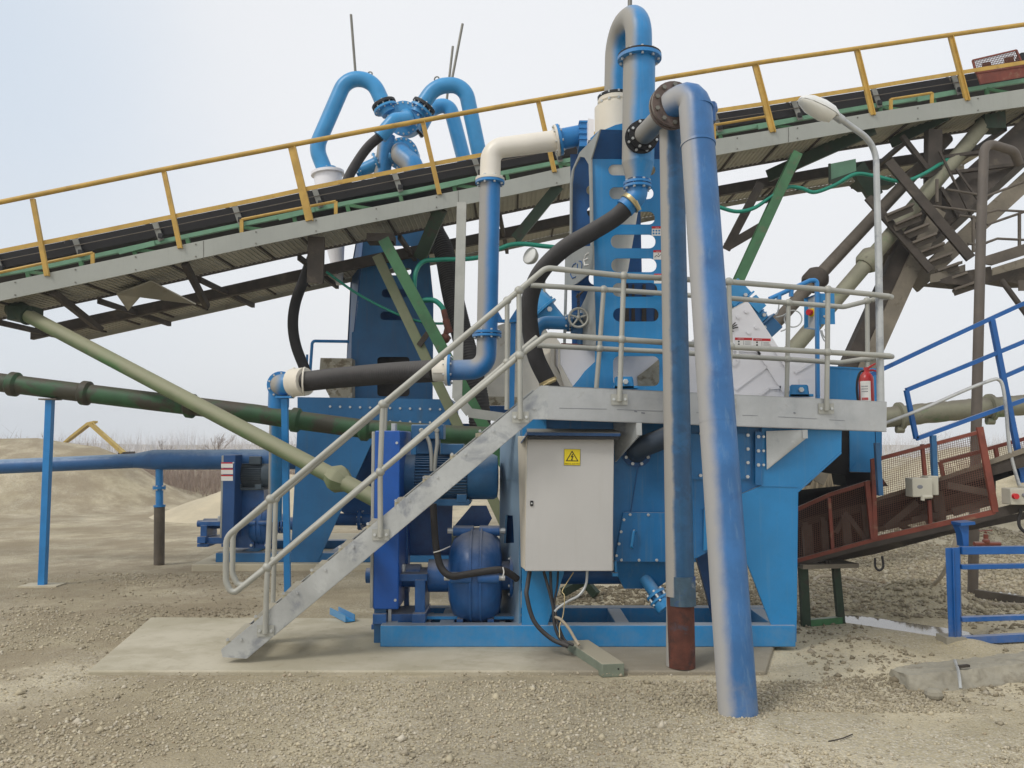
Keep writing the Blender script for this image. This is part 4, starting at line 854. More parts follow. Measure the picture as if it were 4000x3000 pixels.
m_tside = M('dust_grey_tower_side', srgb(150, 152, 148), .55, var=.08, vs=3, patches=((srgb(120, 118, 110), 3, .6, .72, .6),))
for q in ([(2344, 505), (2298, 561), (2265, 594), (2247, 633), (2232, 669), (2226, 717), (2224, 970), (2230, 970), (2233, 717), (2240, 663), (2265, 612), (2283, 615), (2299, 642), (2301, 700), (2306, 970), (2315, 970), (2309, 621)],
          [(2208, 968), (2316, 960), (2318, 1066), (2290, 1078), (2255, 1106), (2232, 1118), (2205, 1122)], [(2318, 1120), (2300, 1128), (2288, 1160), (2266, 1205), (2258, 1345), (2324, 1350)], [(2205, 1118), (2212, 1118), (2206, 1345), (2199, 1345)]):
    mb = MB(); mb.plate([[pt.at(x, y, -.004) for x, y in q]], pt.n*.014); ts = mb.build('tower_side', m_tside, wp)
# the raised letters cut in the side panel
mb = MB()
def stroke(pts, w=.0065):
    mb.tube([pt.at(x, y, -.007) for x, y in pts], w, 6)
stroke([(2250, 1028), (2240, 1034), (2231, 1052), (2229, 1074), (2236, 1087), (2249, 1081)]); stroke([(2256, 1030), (2256, 1068)]); stroke([(2262, 1020), (2270, 1021), (2274, 1032), (2272, 1050), (2264, 1062)])
mb.build('cut_letters', m_darkblue, wp)
mb = MB(); stroke([(2299, 988), (2287, 997), (2281, 1014), (2284, 1036), (2299, 1034)], .008); stroke([(2282, 1017), (2296, 1009)], .008); mb.build('cut_letter', m_label, wp)
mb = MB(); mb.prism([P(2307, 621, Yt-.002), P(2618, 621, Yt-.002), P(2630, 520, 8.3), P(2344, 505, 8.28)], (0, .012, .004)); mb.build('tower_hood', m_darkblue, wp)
mb = MB(); mb.prism([P(2362, 506, 8.5), P(2440, 510, 8.5), P(2440, 480, 8.5), P(2404, 488, 8.5)], (0, .3, 0)); mb.prism([P(2306, 540, 8.5), P(2345, 505, 8.5), P(2620, 515, 8.5), P(2620, 600, 8.5), P(2320, 600, 8.5)], (0, .01, 0)); mb.build('top_plate', m_tower, wp)
mb = MB(); mb.prism([P(x, y, 9.0) for x, y in ((2330, 1090), (2620, 1090), (2630, 1390), (2330, 1390))], (0, .03, 0))
for x, w in ((2440, 14), (2470, 8), (2510, 12), (2560, 16)): mb.prism([P(x, 1110, 8.99), P(x+w, 1110, 8.99), P(x+w+6, 1390, 8.99), P(x-8, 1390, 8.99)], (0, -.004, 0), 1)
mb.build('discharge_box', [m_darkblue, m_dark], wp)
mb = MB(); mb.prism([P(x, y, 8.75) for x, y in ((2380, 1370), (2600, 1370), (2600, 1530), (2380, 1530))], (0, .03, 0)); mb.build('underflow_box', m_white, wp)
mb = MB(); mb.prism([P(x, y, 8.72) for x, y in ((2490, 1470), (2530, 1440), (2578, 1400), (2600, 1390), (2600, 1530), (2495, 1530))], (0, .025, 0)); mb.build('sand_splash', m_dirty, wp)
for i, (x, y, x2, y2) in enumerate(((2546, 884, 2583, 921), (2552, 977, 2586, 1014), (2555, 1069, 2588, 1107))):
    mb = MB(); Yw = Yt-.001; q = lambda a, b, c, d, dy=0: [P(a, b, Yw-dy), P(c, b, Yw-dy), P(c, d, Yw-dy), P(a, d, Yw-dy)]
    mb.prism(q(x, y, x2, y2), (0, -.001, 0)); mb.prism(q(x, y, x2, y+9, .0015), (0, -.001, 0), 1)
    if i == 0:
        for k in range(6): c = P(x+7+(k % 3)*11, y+17+(k//3)*11, Yw-.002); mb.cyl(c, c-V((0, .001, 0)), .010, n=10, mi=2)
    else: mb.tube([P(x+5, y+28, Yw-.002), P(x+12, y+20, Yw-.002), P(x+20, y+26, Yw-.002), P(x+29, y+17, Yw-.002)], .003, 5, mi=3); mb.ball(P(x+20, y+15, Yw-.002), .006, 8, 6, mi=3)
    wl = mb.build('warning_label', [m_label, m_lred, m_tower, m_lblack], wp)
    text('ATENTIE', .011, P((x+x2)/2+2, y+7, Yw-.003), (1, 0, 0), (0, 0, 1), m_label, wl)
# platform-side isolators
def isolator(x0, y0, x1, y1, Y, par):
    mb = MB(); a, b = P(x0, y1, Y), P(x1, y1, Y); w = b.x-a.x; h = px(y1-y0, Y)
    mb.span(a+V((-w*.05, 0, 0)), b+V((w*.2, .16, h*.22))); mb.prism([a, b, b+V((-w*.06, 0, h*.9)), b+V((-w*.16, 0, h)), a+V((w*.1, 0, h)), a+V((0, 0, h*.85))], (0, .012, 0))
    mb.prism([a, a+V((w*.1, 0, h)), a+V((w*.1, .14, h*.2)), a+V((0, .14, 0))], (.012, 0, 0)); mb.prism([b, b+V((-w*.1, 0, h)), b+V((-w*.1, .14, h*.2)), b+V((0, .14, 0))], (-.012, 0, 0))
    mb.bolt((a+b)/2+V((w*.05, 0, h*.55)), (0, -1, 0), .03, .03); return mb.build('isolator_foot', [m_tower, m_bolt], par, bevel=.004)
# white hopper and vibrating screen
vs_ = T('vibrating_screen', 'white vibrating screen with blue motor behind the platform handrail', 'vibrating screen', P(2950, 1590, 8.9))
isolator(2400, 1470, 2478, 1517, 8.32, vs_); isolator(3086, 1502, 3163, 1549, 8.8, vs_)
mb = MB(); f = [(2190, 1345), (2345, 1351), (2345, 1450), (2300, 1530), (2244, 1530), (2238, 1507), (2190, 1420)]
mb.prism([P(x, y, 8.75) for x, y in f], (-.12, .5, 0)); mb.build('feed_hopper', m_white, vs_)
mb = MB()
for x0, w in ((2180, 9), (2150, 14)):
    q = [P(x, y, 8.74+(2190-x0)*.004) for x, y in ((x0, 1362), (x0+w, 1352), (x0+w, 1422), (x0+w+48, 1510), (x0+w+48, 1530), (x0+30, 1530), (x0, 1430))]; mb.prism(q, (0, .05, 0))
mb.prism([P(x, y, 8.95) for x, y in ((2118, 1392), (2186, 1350), (2196, 1430), (2236, 1530), (2150, 1530), (2128, 1430))], (0, .05, 0)); mb.prism([P(x, y, 9.0) for x, y in ((2124, 1310), (2175, 1322), (2192, 1345), (2150, 1375), (2110, 1400))], (0, .05, 0)); mb.build('hopper_flange', m_cream, vs_)
mb = MB(); mb.prism([P(2192, 1340, 8.73), P(2345, 1346, 8.73), P(2345, 1354, 8.73), P(2192, 1348, 8.73)], (0, .1, 0)); mb.prism([P(2275, 1345, 8.9), P(2322, 1345, 8.9), P(2322, 1330, 8.9), P(2300, 1333, 8.9)], (0, .1, 0), 1); mb.build('hopper_rim', [m_red, m_dirty], vs_)
Yv = 9.0
mb = MB(); mb.prism([P(x, y, Yv) for x, y in ((2640, 1380), (2852, 1213), (2919, 1177), (2928, 1186), (3016, 1318), (3042, 1358), (3062, 1400), (3120, 1500), (3130, 1570), (2640, 1570))], (0, .012, 0))
for x, y in ((2913, 1216), (2882, 1238), (2953, 1277), (2923, 1298), (2862, 1284)): mb.bolt(P(x, y, Yv), (0, -1, 0), .024, .016, 0)
mb.build('side_plate', m_white, vs_)
mb = MB()
for a, b in (((2996, 1430), (2872, 1521)), ((2960, 1372), (3062, 1530)), ((3004, 1516), (2964, 1545)), ((3050, 1513), (3004, 1516)), ((2881, 1368), (2881, 1412)), ((2881, 1412), (2862, 1428)), ((2862, 1366), (2955, 1371)), ((2955, 1371), (2970, 1385)), ((3010, 1340), (3075, 1440))): mb.bar(P(a[0], a[1], Yv-.015), P(b[0], b[1], Yv-.015), .03, .008, (0, 1, 0))
mb.build('side_rib', m_white, vs_)
mb = MB(); mb.prism([P(x, y, Yv+.1) for x, y in ((3030, 1358), (3222, 1370), (3228, 1570), (3040, 1570))], (0, .9, 0)); mb.bar(P(3105, 1456, Yv+.09), P(3180, 1412, Yv+.09), .03, .01, (0, 1, 0)); mb.bar(P(3200, 1400, Yv+.09), P(3222, 1385, Yv+.09), .03, .01, (0, 1, 0)); mb.prism([P(x, y, Yv+.08) for x, y in ((3122, 1480), (3220, 1482), (3220, 1565), (3130, 1565))], (0, .01, 0)); mb.build('discharge_box', m_white, vs_)
mb = MB(); mb.prism([P(2846, 1216, Yv+.02), P(2919, 1177, Yv+.02), P(2917, 1179, Yv+.5), P(2850, 1216, Yv+.5)], (0, 0, .01)); mb.build('motor_bridge', m_cream, vs_)
a, b = P(2868, 1120, Yv-.02), P(3035, 1298, Yv-.02); d = (b-a).normalized(); L = (b-a).length; _, s1, s2 = frame(d)
mb = MB(); mb.lathe(a+V((0, .2, 0)), d, [(.11, L*.3), (.12, L*.34), (.12, L*.7), (.11, L*.74)], n=24)
for k in (.36, .42, .48, .54, .60, .66): mb.lathe(a+V((0, .2, 0)), d, [(.13, L*k), (.135, L*k+.006), (.13, L*k+.012)], n=24)
mb.box(a+V((0, .08, 0))+d*L*.5+s1*0+V((.03, 0, .07)), (L*.24, .1, .12), (d, V((0, 1, 0)), d.cross(V((0, 1, 0))))); vm = mb.build('vibrator_motor', m_cluster, vs_)
mb = MB(); e = a+V((0, .2, 0)); ax3 = (d, V((0, 1, 0)), d.cross(V((0, 1, 0))))
mb.box(e+d*L*.1, (L*.32, .24, .26), ax3); mb.box(e+d*L*.275, (.02, .29, .31), ax3); mb.build('end_cover', m_cluster, vm, bevel=.03)
mb = MB(); mb.box(e+d*L*.9, (L*.24, .23, .24), ax3); mb.box(e+d*L*.765, (.02, .28, .3), ax3); mb.build('end_cover', m_motor, vm, bevel=.02)
for k in (.3, .74):
    for q in (-1, 1): mb = MB(); mb.bolt(e+d*L*k+V((0, -.13, q*.07)), (0, -1, 0), .022, .03, 0); mb.build('motor_bolt', m_bolt, vm)
pw = Pl(P(2919, 1400, Yv-.001), P(3010, 1400, Yv-.001))
for x, x2 in ((2871, 2938), (2942, 3010)):
    mb = MB(); dy = 0 if x == 2871 else 3; q = lambda a, b, c, e_, o=0: [P(a, b+dy, Yv-.002-o), P(c, b+dy+1.5, Yv-.002-o), P(c, e_+dy+1.5, Yv-.002-o), P(a, e_+dy, Yv-.002-o)]
    mb.prism(q(x, 1318, x2, 1351), (0, -.001, 0)); mb.prism(q(x, 1318, x2, 1328, .0015), (0, -.001, 0), 1)
    mb.bar(P((x+x2)/2, 1330+dy, Yv-.004), P((x+x2)/2, 1350+dy, Yv-.004), .002, .002, (0, 1, 0), 2); mb.ball(P(x+15, 1334+dy, Yv-.004), .01, 8, 6, (1, .2, 1), 2); mb.ball(P(x+15, 1345+dy, Yv-.004), .011, 8, 6, (1, .2, 1), 2)
    for k in range(3): mb.bar(P(x2-28, 1335+dy+k*5, Yv-.004), P(x2-6, 1335+dy+k*5, Yv-.004), .003, .003, (0, 1, 0), 3)
    wl = mb.build('warning_label', [m_label, m_lred, m_lblack, m_lgrey], vs_)
    text('ATENTIE', .017, P(x+22, 1326+dy, Yv-.005), (1, 0, 0), (0, 0, 1), m_label, wl)
mb = MB()
for k, (dx, dy) in enumerate(((18, -30), (24, -22), (28, -12), (10, 4))): mb.tube([P(2855, 1290, Yv-.01), P(2855+dx*.5, 1290+dy*.75, Yv-.02), P(2855+dx, 1290+dy, Yv-.015)], .006, 6)
mb.build('black_tie', m_black, vs_)
# hydrocyclone with hairpin overflow
hc = T('hydrocyclone', 'white near hydrocyclone inside the slotted blue tower', 'hydrocyclone', P(2408, 1130, 8.8))
Yh = 8.8; top = P(2408, 395, Yh)
mb = MB(); r0 = px(88, Yh); dn = V((0, 0, -1)); h = lambda y: top.z-P(2408, y, Yh).z
mb.lathe(top, dn, [(r0*.3, -.02), (r0*.83, -.018), (r0*.83, .0), (r0*.86, .002), (r0*.86, .03), (r0*.8, .035), (r0*.8, h(418)), (r0, h(424)), (r0, h(780)), (r0*.92, h(829)), (r0*.45, h(1057)), (r0*.2, h(1150)), (r0*.2, h(1200))], n=32); mb.build('cone_body', m_cream, hc)
mb = MB()
for i in range(12):
    a = 2*math.pi*i/12; mb.bolt(top+V((math.cos(a)*r0*.8, math.sin(a)*r0*.8, .03)), (0, 0, 1), .018, .02, 0)
    mb.bolt(top+V((math.cos(a)*r0*.8, math.sin(a)*r0*.8, -.03)), (0, 0, -1), .018, .02, 0)
mb.build('head_bolt', m_bolt, hc)
mb = MB(); mb.flange(top+V((0, 0, .035)), (0, 0, 1), r0*.86, .025, 4, r0*.8, .001); mb.build('gasket', m_black, hc)
# overflow column
oc = T('overflow_column', 'tall dusty blue overflow column with hairpin bend in front of the tower', 'pipe column', P(2497, 705, 8.18))
Yo = 8.18; ro = px(64, Yo)
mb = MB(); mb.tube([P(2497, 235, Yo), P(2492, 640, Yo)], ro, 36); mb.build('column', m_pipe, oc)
mb = MB(); mb.tube([P(2492, 640, Yo), P(2491, 704, Yo)], [ro, px(46, Yo)], 36); mb.tube([P(2491, 700, Yo), P(2490, 722, Yo)], px(42, Yo), 24); mb.build('cone', m_pipe, oc)
mb = MB(); mb.flange(P(2498, 229, Yo), (0, 0, 1), px(88, Yo), .035, 10); mb.build('top_flange', [m_lblue, m_bolt], oc)
mb = MB(); mb.flange(P(2498, 219, Yo), (0, 0, 1), px(87, Yo), .022, 10); mb.build('rubber_gasket', mk, oc)
for y in (717, 731): mb = MB(); mb.flange(P(2490, y, Yo), (0, 0, 1), px(56, Yo), .025, 8); mb.build('outlet_flange', [m_lblue, m_bolt], oc)
pipe('hairpin_pipe', [P(2496, 232, Yo), P(2494, 52, Yo), P(2413, 118, Yh), P(2408, 392, Yh)], px(53, Yo), m_pipe, oc, [.42, .42], 32)
pipe('outlet_bend', [P(2490, 730, Yo), P(2490, 765, Yo), P(2440, 815, Yo)], px(40, Yo), m_lblue, oc, .1, 24)
mb = MB(); mb.flange(P(2505, 537, Yo-.17), (V(P(2612, 420, 7.1))-P(2505, 537, Yo-.1)), px(66, 8.0), .03, 8); mb.build('branch_flange', mk, oc)
rod(P(2460, 88, 8.5), P(2461, -60, 8.5), 'grey vent rod above the tallest blue hairpin pipe')
mb = MB(); c = P(2466, 790, Yo-.01); d = V((-.62, .02, -.6)).normalized(); mb.lathe(c, d, [(px(45, Yo), -.018), (px(45, Yo), .018)], n=24); mb.torus(c+d*.022, d, px(44, Yo), .008); mb.cyl(P(2500, 820, 8.05), P(2484, 785, 8.02), .015); tag(mb.build('hose_clamp', m_orange), 'brass hose clamp at the top of the long black hose', 'hose clamp')
hose('long smooth black hose curving from the brass clamp down behind the platform rail', [P(2474, 782, Yo), P(2452, 806, Yo), P(2400, 853, 8.2), P(2305, 911, 8.2), P(2205, 970, 8.25), P(2122, 1050, 8.35), P(2080, 1130, 8.45), P(2066, 1215, 8.5), P(2075, 1310, 8.55), P(2096, 1400, 8.55), P(2140, 1490, 8.55), P(2175, 1550, 8.6)], px(35, Yo), m_rubber, n=24)
mb = MB(); d = (P(2145, 1496, 8.55)-P(2130, 1464, 8.55)).normalized(); mb.lathe(P(2141, 1490, 8.55), d, [(.1, -.015), (.1, .015)], n=24); mb.cyl(P(2122, 1506, 8.42), P(2172, 1482, 8.42), .012); mb.cyl(P(2140, 1497, 8.41), P(2168, 1483, 8.41), .02); tag(mb.build('hose_clamp', m_orange), 'brass hose clamp at the low end of the long black hose', 'hose clamp')
# feed pipe
fp = T('feed_pipe', 'feed pipe with cream elbow, blue riser and lower blue bend', 'pipe', P(1903, 1450, 9.2))
Yf = 9.1; rf = px(41, Yf)
mb = MB(); mb.prism([P(x, y, Yh) for x, y in ((2298, 462), (2320, 466), (2320, 540), (2298, 548))], (0, .25, 0)); mb.build('inlet_box', m_white, fp)
mb = MB(); mb.span(P(2264, 574, Yf-.14), P(2296, 470, Yf-.14)+V((0, .28, 0)))
for y in (474, 496, 518, 540, 568): mb.span(P(2262, y+3, Yf-.155), P(2298, y-3, Yf-.155)+V((0, .31, 0)))
mb.build('square_spool', m_lblue, fp)
mb = MB(); mb.tube([P(2266, 528, Yf), P(2200, 543, Yf), P(2186, 546, Yf)], [px(40, Yf), px(42, Yf), px(52, Yf)], 28); mb.flange(P(2184, 546, Yf), (-1, 0, -.22), px(62, Yf), .03, 8); mb.build('round_spool', [m_lblue, m_bolt], fp)
pipe('elbow', [P(2172, 549, Yf), P(2010, 570, Yf), P(1918, 582, Yf), P(1914, 704, Yf)], rf, m_wpipe, fp, [.3, .38], 32)
flg(P(2174, 549, Yf), (-1, 0, -.18), px(62, Yf), .025, fp, [m_cream, m_bolt]); flg(P(1914, 702, Yf), (0, 0, 1), px(58, Yf), .028, fp, [m_cream, m_bolt])
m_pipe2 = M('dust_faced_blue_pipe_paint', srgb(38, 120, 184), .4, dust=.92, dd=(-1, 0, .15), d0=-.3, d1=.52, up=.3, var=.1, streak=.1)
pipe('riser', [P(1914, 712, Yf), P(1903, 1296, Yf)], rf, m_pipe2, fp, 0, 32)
flg(P(1914, 713, Yf), (0, 0, 1), px(58, Yf), .028, fp, [m_lblue, m_bolt]); flg(P(1902, 1299, Yf), (0, 0, 1), px(58, Yf), .028, fp, [m_lblue, m_bolt]); flg(P(1902, 1312, Yf), (0, 0, 1), px(58, Yf), .028, fp, [m_lblue, m_bolt])
pipe('bend', [P(1902, 1318, Yf), P(1898, 1443, Yf), P(1757, 1446, Yf)], rf*.97, m_pipe2, fp, .34, 32)
flg(P(1755, 1446, Yf), (1, 0, 0), px(62, Yf), .03, fp, [m_lblue, m_bolt]); flg(P(1744, 1447, Yf), (1, 0, 0), px(60, Yf), .03, fp, [m_cream, m_bolt])
mb = MB(); mb.tube([P(1742, 1447, Yf), P(1690, 1450, Yf)], rf*1.02, 24); mb.span(P(1690, 1456, Yf-rf*1.15), P(1740, 1444, Yf-rf*.9)); mb.build('coupling', m_cream, fp)
mb = MB(); mb.bar(P(1925, 1256, Yf), P(2008, 1256, Yf+.1), .06, .02); mb.prism([P(1935, 1252, Yf), P(1945, 1215, Yf), P(1965, 1252, Yf)], (0, .02, 0)); mb.build('support_bracket', m_lblue, fp)
hose('horizontal ribbed black hose between two pale couplings', [P(1700, 1449, Yf), P(1560, 1456, 9.35), P(1420, 1467, 9.65), P(1300, 1478, 9.95), P(1192, 1490, 10.2)], rf*1.08, m_rubber, .034, n=26)
ip = T('hose_outlet', 'dusty blue pipe end with flange and post at left end of the ribbed hose', 'pipe', G(1124, 2330))
Yi = 10.3; mb = MB(); mb.tube([P(1194, 1490, 10.2), P(1145, 1495, Yi)], px(55, Yi), 24); mb.torus(P(1190, 1490, 10.2), (1, .1, 0), px(54, 10.2), .012); mb.torus(P(1148, 1494, Yi), (1, .1, 0), px(56, 10.2), .016); mb.build('coupling', m_cream, ip)
pipe('pipe_end', [P(1146, 1496, Yi), P(1108, 1502, Yi+.0), P(1096, 1503, Yi+.25)], px(42, Yi), m_pipe, ip, .1, 24)
flg(P(1098, 1504, Yi+.22), (.25, -1, -.05), px(55, Yi), .04, ip, [m_lblue, m_bolt], 10); pipe('elbow', [P(1096, 1504, Yi+.22), P(1090, 1510, Yi+.45), P(1088, 1590, Yi+.5)], px(42, Yi), m_lblue, ip, .1)
mb = MB(); mb.bar(P(1112, 1555, Yi), G(1124, 2322), .078, .06, (0, 1, 0)); mb.box(P(1112, 1552, Yi), (.2, .16, .02)); mb.build('post', m_lblue, ip)
# gate valve
gv = T('gate_valve', 'grey handwheel gate valve on the blue bend left of the tower', 'valve', P(2262, 1340, 8.7))
pipe('bend', [P(2082, 1350, 8.75), P(2096, 1258, 8.75), P(2214, 1263, 8.75)], px(26, 8.75), m_pipe, gv, .2, 20)
mb = MB(); mb.flange(P(2218, 1262, 8.75), (1, 0, 0), px(34, 8.75), .03, 6); mb.flange(P(2232, 1262, 8.75), (1, 0, 0), px(34, 8.75), .02, 6); mb.span(P(2232, 1300, 8.72), P(2290, 1222, 8.72)+V((0, .12, 0))); mb.cyl(P(2258, 1240, 8.72), P(2258, 1240, 8.58), .045); mb.build('valve_body', [m_motor, m_bolt], gv, bevel=.004)
mb = MB(); c = P(2260, 1241, 8.55); mb.torus(c, (-.12, -1, 0), px(37, 8.55), .0135, 32, 10); mb.ball(c, .026)
for i in range(5):
    a = 2*math.pi*i/5+.3; mb.tube([c, c+V((math.cos(a), -.12*math.cos(a)*0, math.sin(a)))*px(37, 8.55)], [.013, .009], 8)
mb.build('handwheel', m_rail, gv)
mb = MB(); mb.tube([P(2265, 1300, 8.75), P(2266, 1346, 8.75)], .035, 14); mb.build('outlet_stub', m_motor, gv)
mb = MB()
for i in range(8): mb.torus(P(2258+(i % 2)*3, 1152+i*7, 8.7), (1, (i % 2)*2-1, 0), .014, .005, 10, 5)
mb.tube([P(2252, 1160, 8.7), P(2275, 1140, 8.75), P(2300, 1118, 8.8)], .012, 8); mb.build('chain', m_dark, gv)
mb = MB(); a, b = P(2082, 1160, 9.3), P(2172, 1262, 9.3); d = (b-a).normalized(); L = (b-a).length; mb.lathe(a, d, [(.11, -.02), (.13, .0), (.15, L*.42), (.18, L*.44), (.18, L*.5), (.13, L*.52), (.12, L)], n=20); mb.bolt(P(2147, 1208, 9.1), (0, -1, 0), .03, .02)
tag(mb.build('vibrator_motor', [m_cluster, m_bolt]), 'small blue vibrator motor half hidden by the curving black hose', 'motor')
# tall pipes in front
dp = T('discharge_pipe', 'tall leaning blue slurry pipe coated with dust standing in the gravel', 'pipe', G(2882, 2786))
base = G(2884, 2794); topp = P(2727, 566, 6.95)
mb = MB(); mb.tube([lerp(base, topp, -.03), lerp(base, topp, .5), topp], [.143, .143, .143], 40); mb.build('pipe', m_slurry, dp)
d = (topp-base).normalized(); wq = lerp(base, topp, .47)
mb = MB(); mb.tube([wq-d*.004, wq+d*.004], .1445, 40); mb.build('weld_ring', m_slurry, dp)
e = [topp-d*.02, topp+d*.36, P(2627, 400, 7.0), P(2622, 404, 7.12)]
mb = MB(); q = fillet([topp, P(2712, 362, 6.98), P(2618, 414, 7.16)], .3, 4); mb.tube(q, [.143]*2+[.132]*(len(q)-2), 32); mb.build('mitred_elbow', m_slurry, dp)
mb = MB(); mb.tube([topp-d*.012, topp+d*.012], .15, 40); mb.build('weld_ring', m_slurry, dp); mb = MB(); q2 = P(2722, 425, 6.97); mb.tube([q2-d*.008, q2+d*.008], .143, 40); mb.build('weld_ring', m_slurry, dp)
ax = (P(2505, 537, 8.0)-P(2627, 412, 7.12)).normalized()
mb = MB(); mb.flange(P(2632, 408, 7.12), ax, .205, .035, 10, .17, .02); mb.build('flange', [m_bflange, m_dbolt], dp)
bp = T('branch_pipe', 'short dusty grey pipe between the brown flange and the overflow column', 'pipe', P(2560, 480, 7.5))
mb = MB(); mb.flange(P(2622, 418, 7.18), ax, .205, .035, 10, .17, .02); mb.build('flange', [m_bflange, m_dbolt], bp)
pipe('pipe', [P(2620, 420, 7.2), P(2505, 537, 8.06)], .098, M('dusty_grey_pipe_paint', srgb(96, 108, 120), .5, dust=.9, d0=-.1, d1=.5, dcol=srgb(150, 146, 138)), bp, 0, 28)
flg(P(2516, 526, 7.98), ax, px(62, 8.0), .028, bp, [m_black, m_bolt])
mb = MB(); c = P(2775, 415, 7.25); mb.cyl(c, c+V((.02, .05, -.02)), .06, n=16); mb.cyl(P(2782, 400, 7.2), P(2784, 475, 7.2), .03, n=10); mb.bar(P(2740, 420, 7.2), P(2780, 415, 7.22), .05, .04); mb.build('side_bracket', m_navy, dp)
sp2 = T('support_post', 'scraped dusty blue vertical post with rusty foot left of the leaning pipe', 'post', G(2663, 2604))
b2 = G(2663, 2606, SLAB); t2_ = P(2622, 470, 7.55)
mb = MB(); mid = lerp(b2, t2_, .12); mb.tube([mid, t2_], [.124, .112], 36); mb.build('post', m_post, sp2)
mb = MB(); a = lerp(b2, t2_, .105); c = lerp(b2, t2_, .155); off = V((.01, -.012, 0))
mb.tube([a+off, c+off], .121, 36); mb.build('patch_sleeve', M('patched_steel_sleeve', srgb(60, 84, 100), .55, var=.25, vs=6, patches=((srgb(150, 156, 156), 9, .58, .7, .6), (srgb(24, 66, 140), 3, .5, .6, .8)), streak=.4, scol=srgb(120, 124, 124), bump=.2), sp2)
mb = MB(); mb.tube([b2, lerp(b2, t2_, .14)], .117, 36); mb.build('rusted_foot', m_rust, sp2)
mb = MB(); mb.tube([b2+V((-.022, .03, 0)), lerp(b2, t2_, .13)+V((-.006, .03, 0))], .108, 30); mb.build('inner_pipe', m_post, sp2)
# ------------------------------------------------------------------ galvanized platform and stair
ap = T('access_platform', 'galvanized steel stair and platform with tube handrails in front of the plant', 'platform', G(915, 2572, SLAB))
pch = Pl(P(2142, 1572, 7.45), P(3464, 1630, 8.0))
def chan(pts, th=.012): mb.plate([[pch.at(x, y) for x, y in pts]], pch.n*th)
mb = MB(); chan([(2142, 1506), (3464, 1569), (3463, 1687), (2142, 1639)])
for ya, yb in ((1506, 1569), (1639, 1687)):
    a, b = pch.at(2143, ya), pch.at(3463, yb); mb.prism([a, b, b+pch.n*.07, a+pch.n*.07], (0, 0, -.008 if ya == 1506 else .008))
mb.build('side_channel', m_galv2, ap)
mb = MB()
for x0, y0, x1, y1 in ((2185, 1594, 2370, 1598), (2410, 1600, 2590, 1606), (2720, 1612, 2790, 1615), (2900, 1622, 2960, 1624), (3040, 1628, 3190, 1636), (3240, 1640, 3300, 1643)): mb.bar(pch.at(x0, y0, -.0012), pch.at(x1, y1, -.0012), .003, .004)
for x, y, w in ((2478, 1606, 10), (2505, 1612, 14), (3100, 1612, 8)): mb.bar(pch.at(x, y, -.0015), pch.at(x+w, y+2, -.0015), .003, .012)
mb.build('scratch', m_lgrey, ap)
zd = P(2142, 1618, 7.45).z; fl, fr = pch.at(2142, 1572), pch.at(3464, 1630); n_ = pch.n
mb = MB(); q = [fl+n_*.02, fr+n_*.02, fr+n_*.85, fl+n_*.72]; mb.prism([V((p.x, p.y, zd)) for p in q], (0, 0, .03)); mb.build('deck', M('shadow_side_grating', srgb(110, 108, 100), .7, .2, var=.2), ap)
mb = MB(); mb.bar(V((fr.x, fr.y, zd+.03))+n_*.04, V((fr.x, fr.y, zd+.03))+n_*.86, .012, .2); mb.bar(V((fl.x+.4, fl.y, zd-.04))+n_*.72, V((fr.x, fr.y, zd-.04))+n_*.85, .06, .1); mb.build('end_channel', m_galv, ap)
# stringers
st = [(863, 2540), (870, 2567), (962, 2573), (2081, 1638), (2142, 1638), (2142, 1506), (2115, 1506)]
def Yst(x): return 7.36+.09*(x-863)/1280
near = [P(x, y, Yst(x)) for x, y in st]; FO = V((-.06, .72, 0))
for o in (V((0, 0, 0)), FO):
    mb = MB(); mb.plate([[p+o for p in near]], (0, .010, 0)); sg = -1 if o.y else 1
    dd_ = (near[6]-near[0]); up_ = V((0, 1, 0))
    for a, b in ((0, 6), (2, 3)): mb.bar(near[a]+o+V((0, .035 if sg > 0 else -.025, 0)), near[b]+o+V((0, .035 if sg > 0 else -.025, 0)), .05, .008, (-dd_.z, 0, dd_.x))
    if sg > 0:
        for i in range(10):
            x, y = 1875-i*109.5, 1683+i*90.5
            mb.bolt(P(x+52, y, Yst(x)), (0, -1, 0), .014, .01); mb.bolt(P(x, y+.5, Yst(x)), (0, -1, 0), .014, .01)
        mb.bolt(P(2085, 1595, 7.44), (0, -1, 0), .014, .01)
    mb.build('stringer', [m_galv, m_galv], ap)
m_tread = M('dusty_stair_tread', srgb(172, 164, 140), .7, .1, var=.12, up=.5)
for i in range(10):
    x, y = 1906-i*109.5, 1690+i*90.5; p = P(x, y, Yst(x)); w = .17
    mb = MB(); a = p+V((-w/2, .012, 0)); b = p+FO+V((-w/2, -.002, 0)); mb.hexa([a+V((0, 0, -.04)), a+V((w, 0, -.04)), b+V((w, 0, -.04)), b+V((0, 0, -.04)), a, a+V((w, 0, 0)), b+V((w, 0, 0)), b]); mb.build('tread', m_tread, ap)
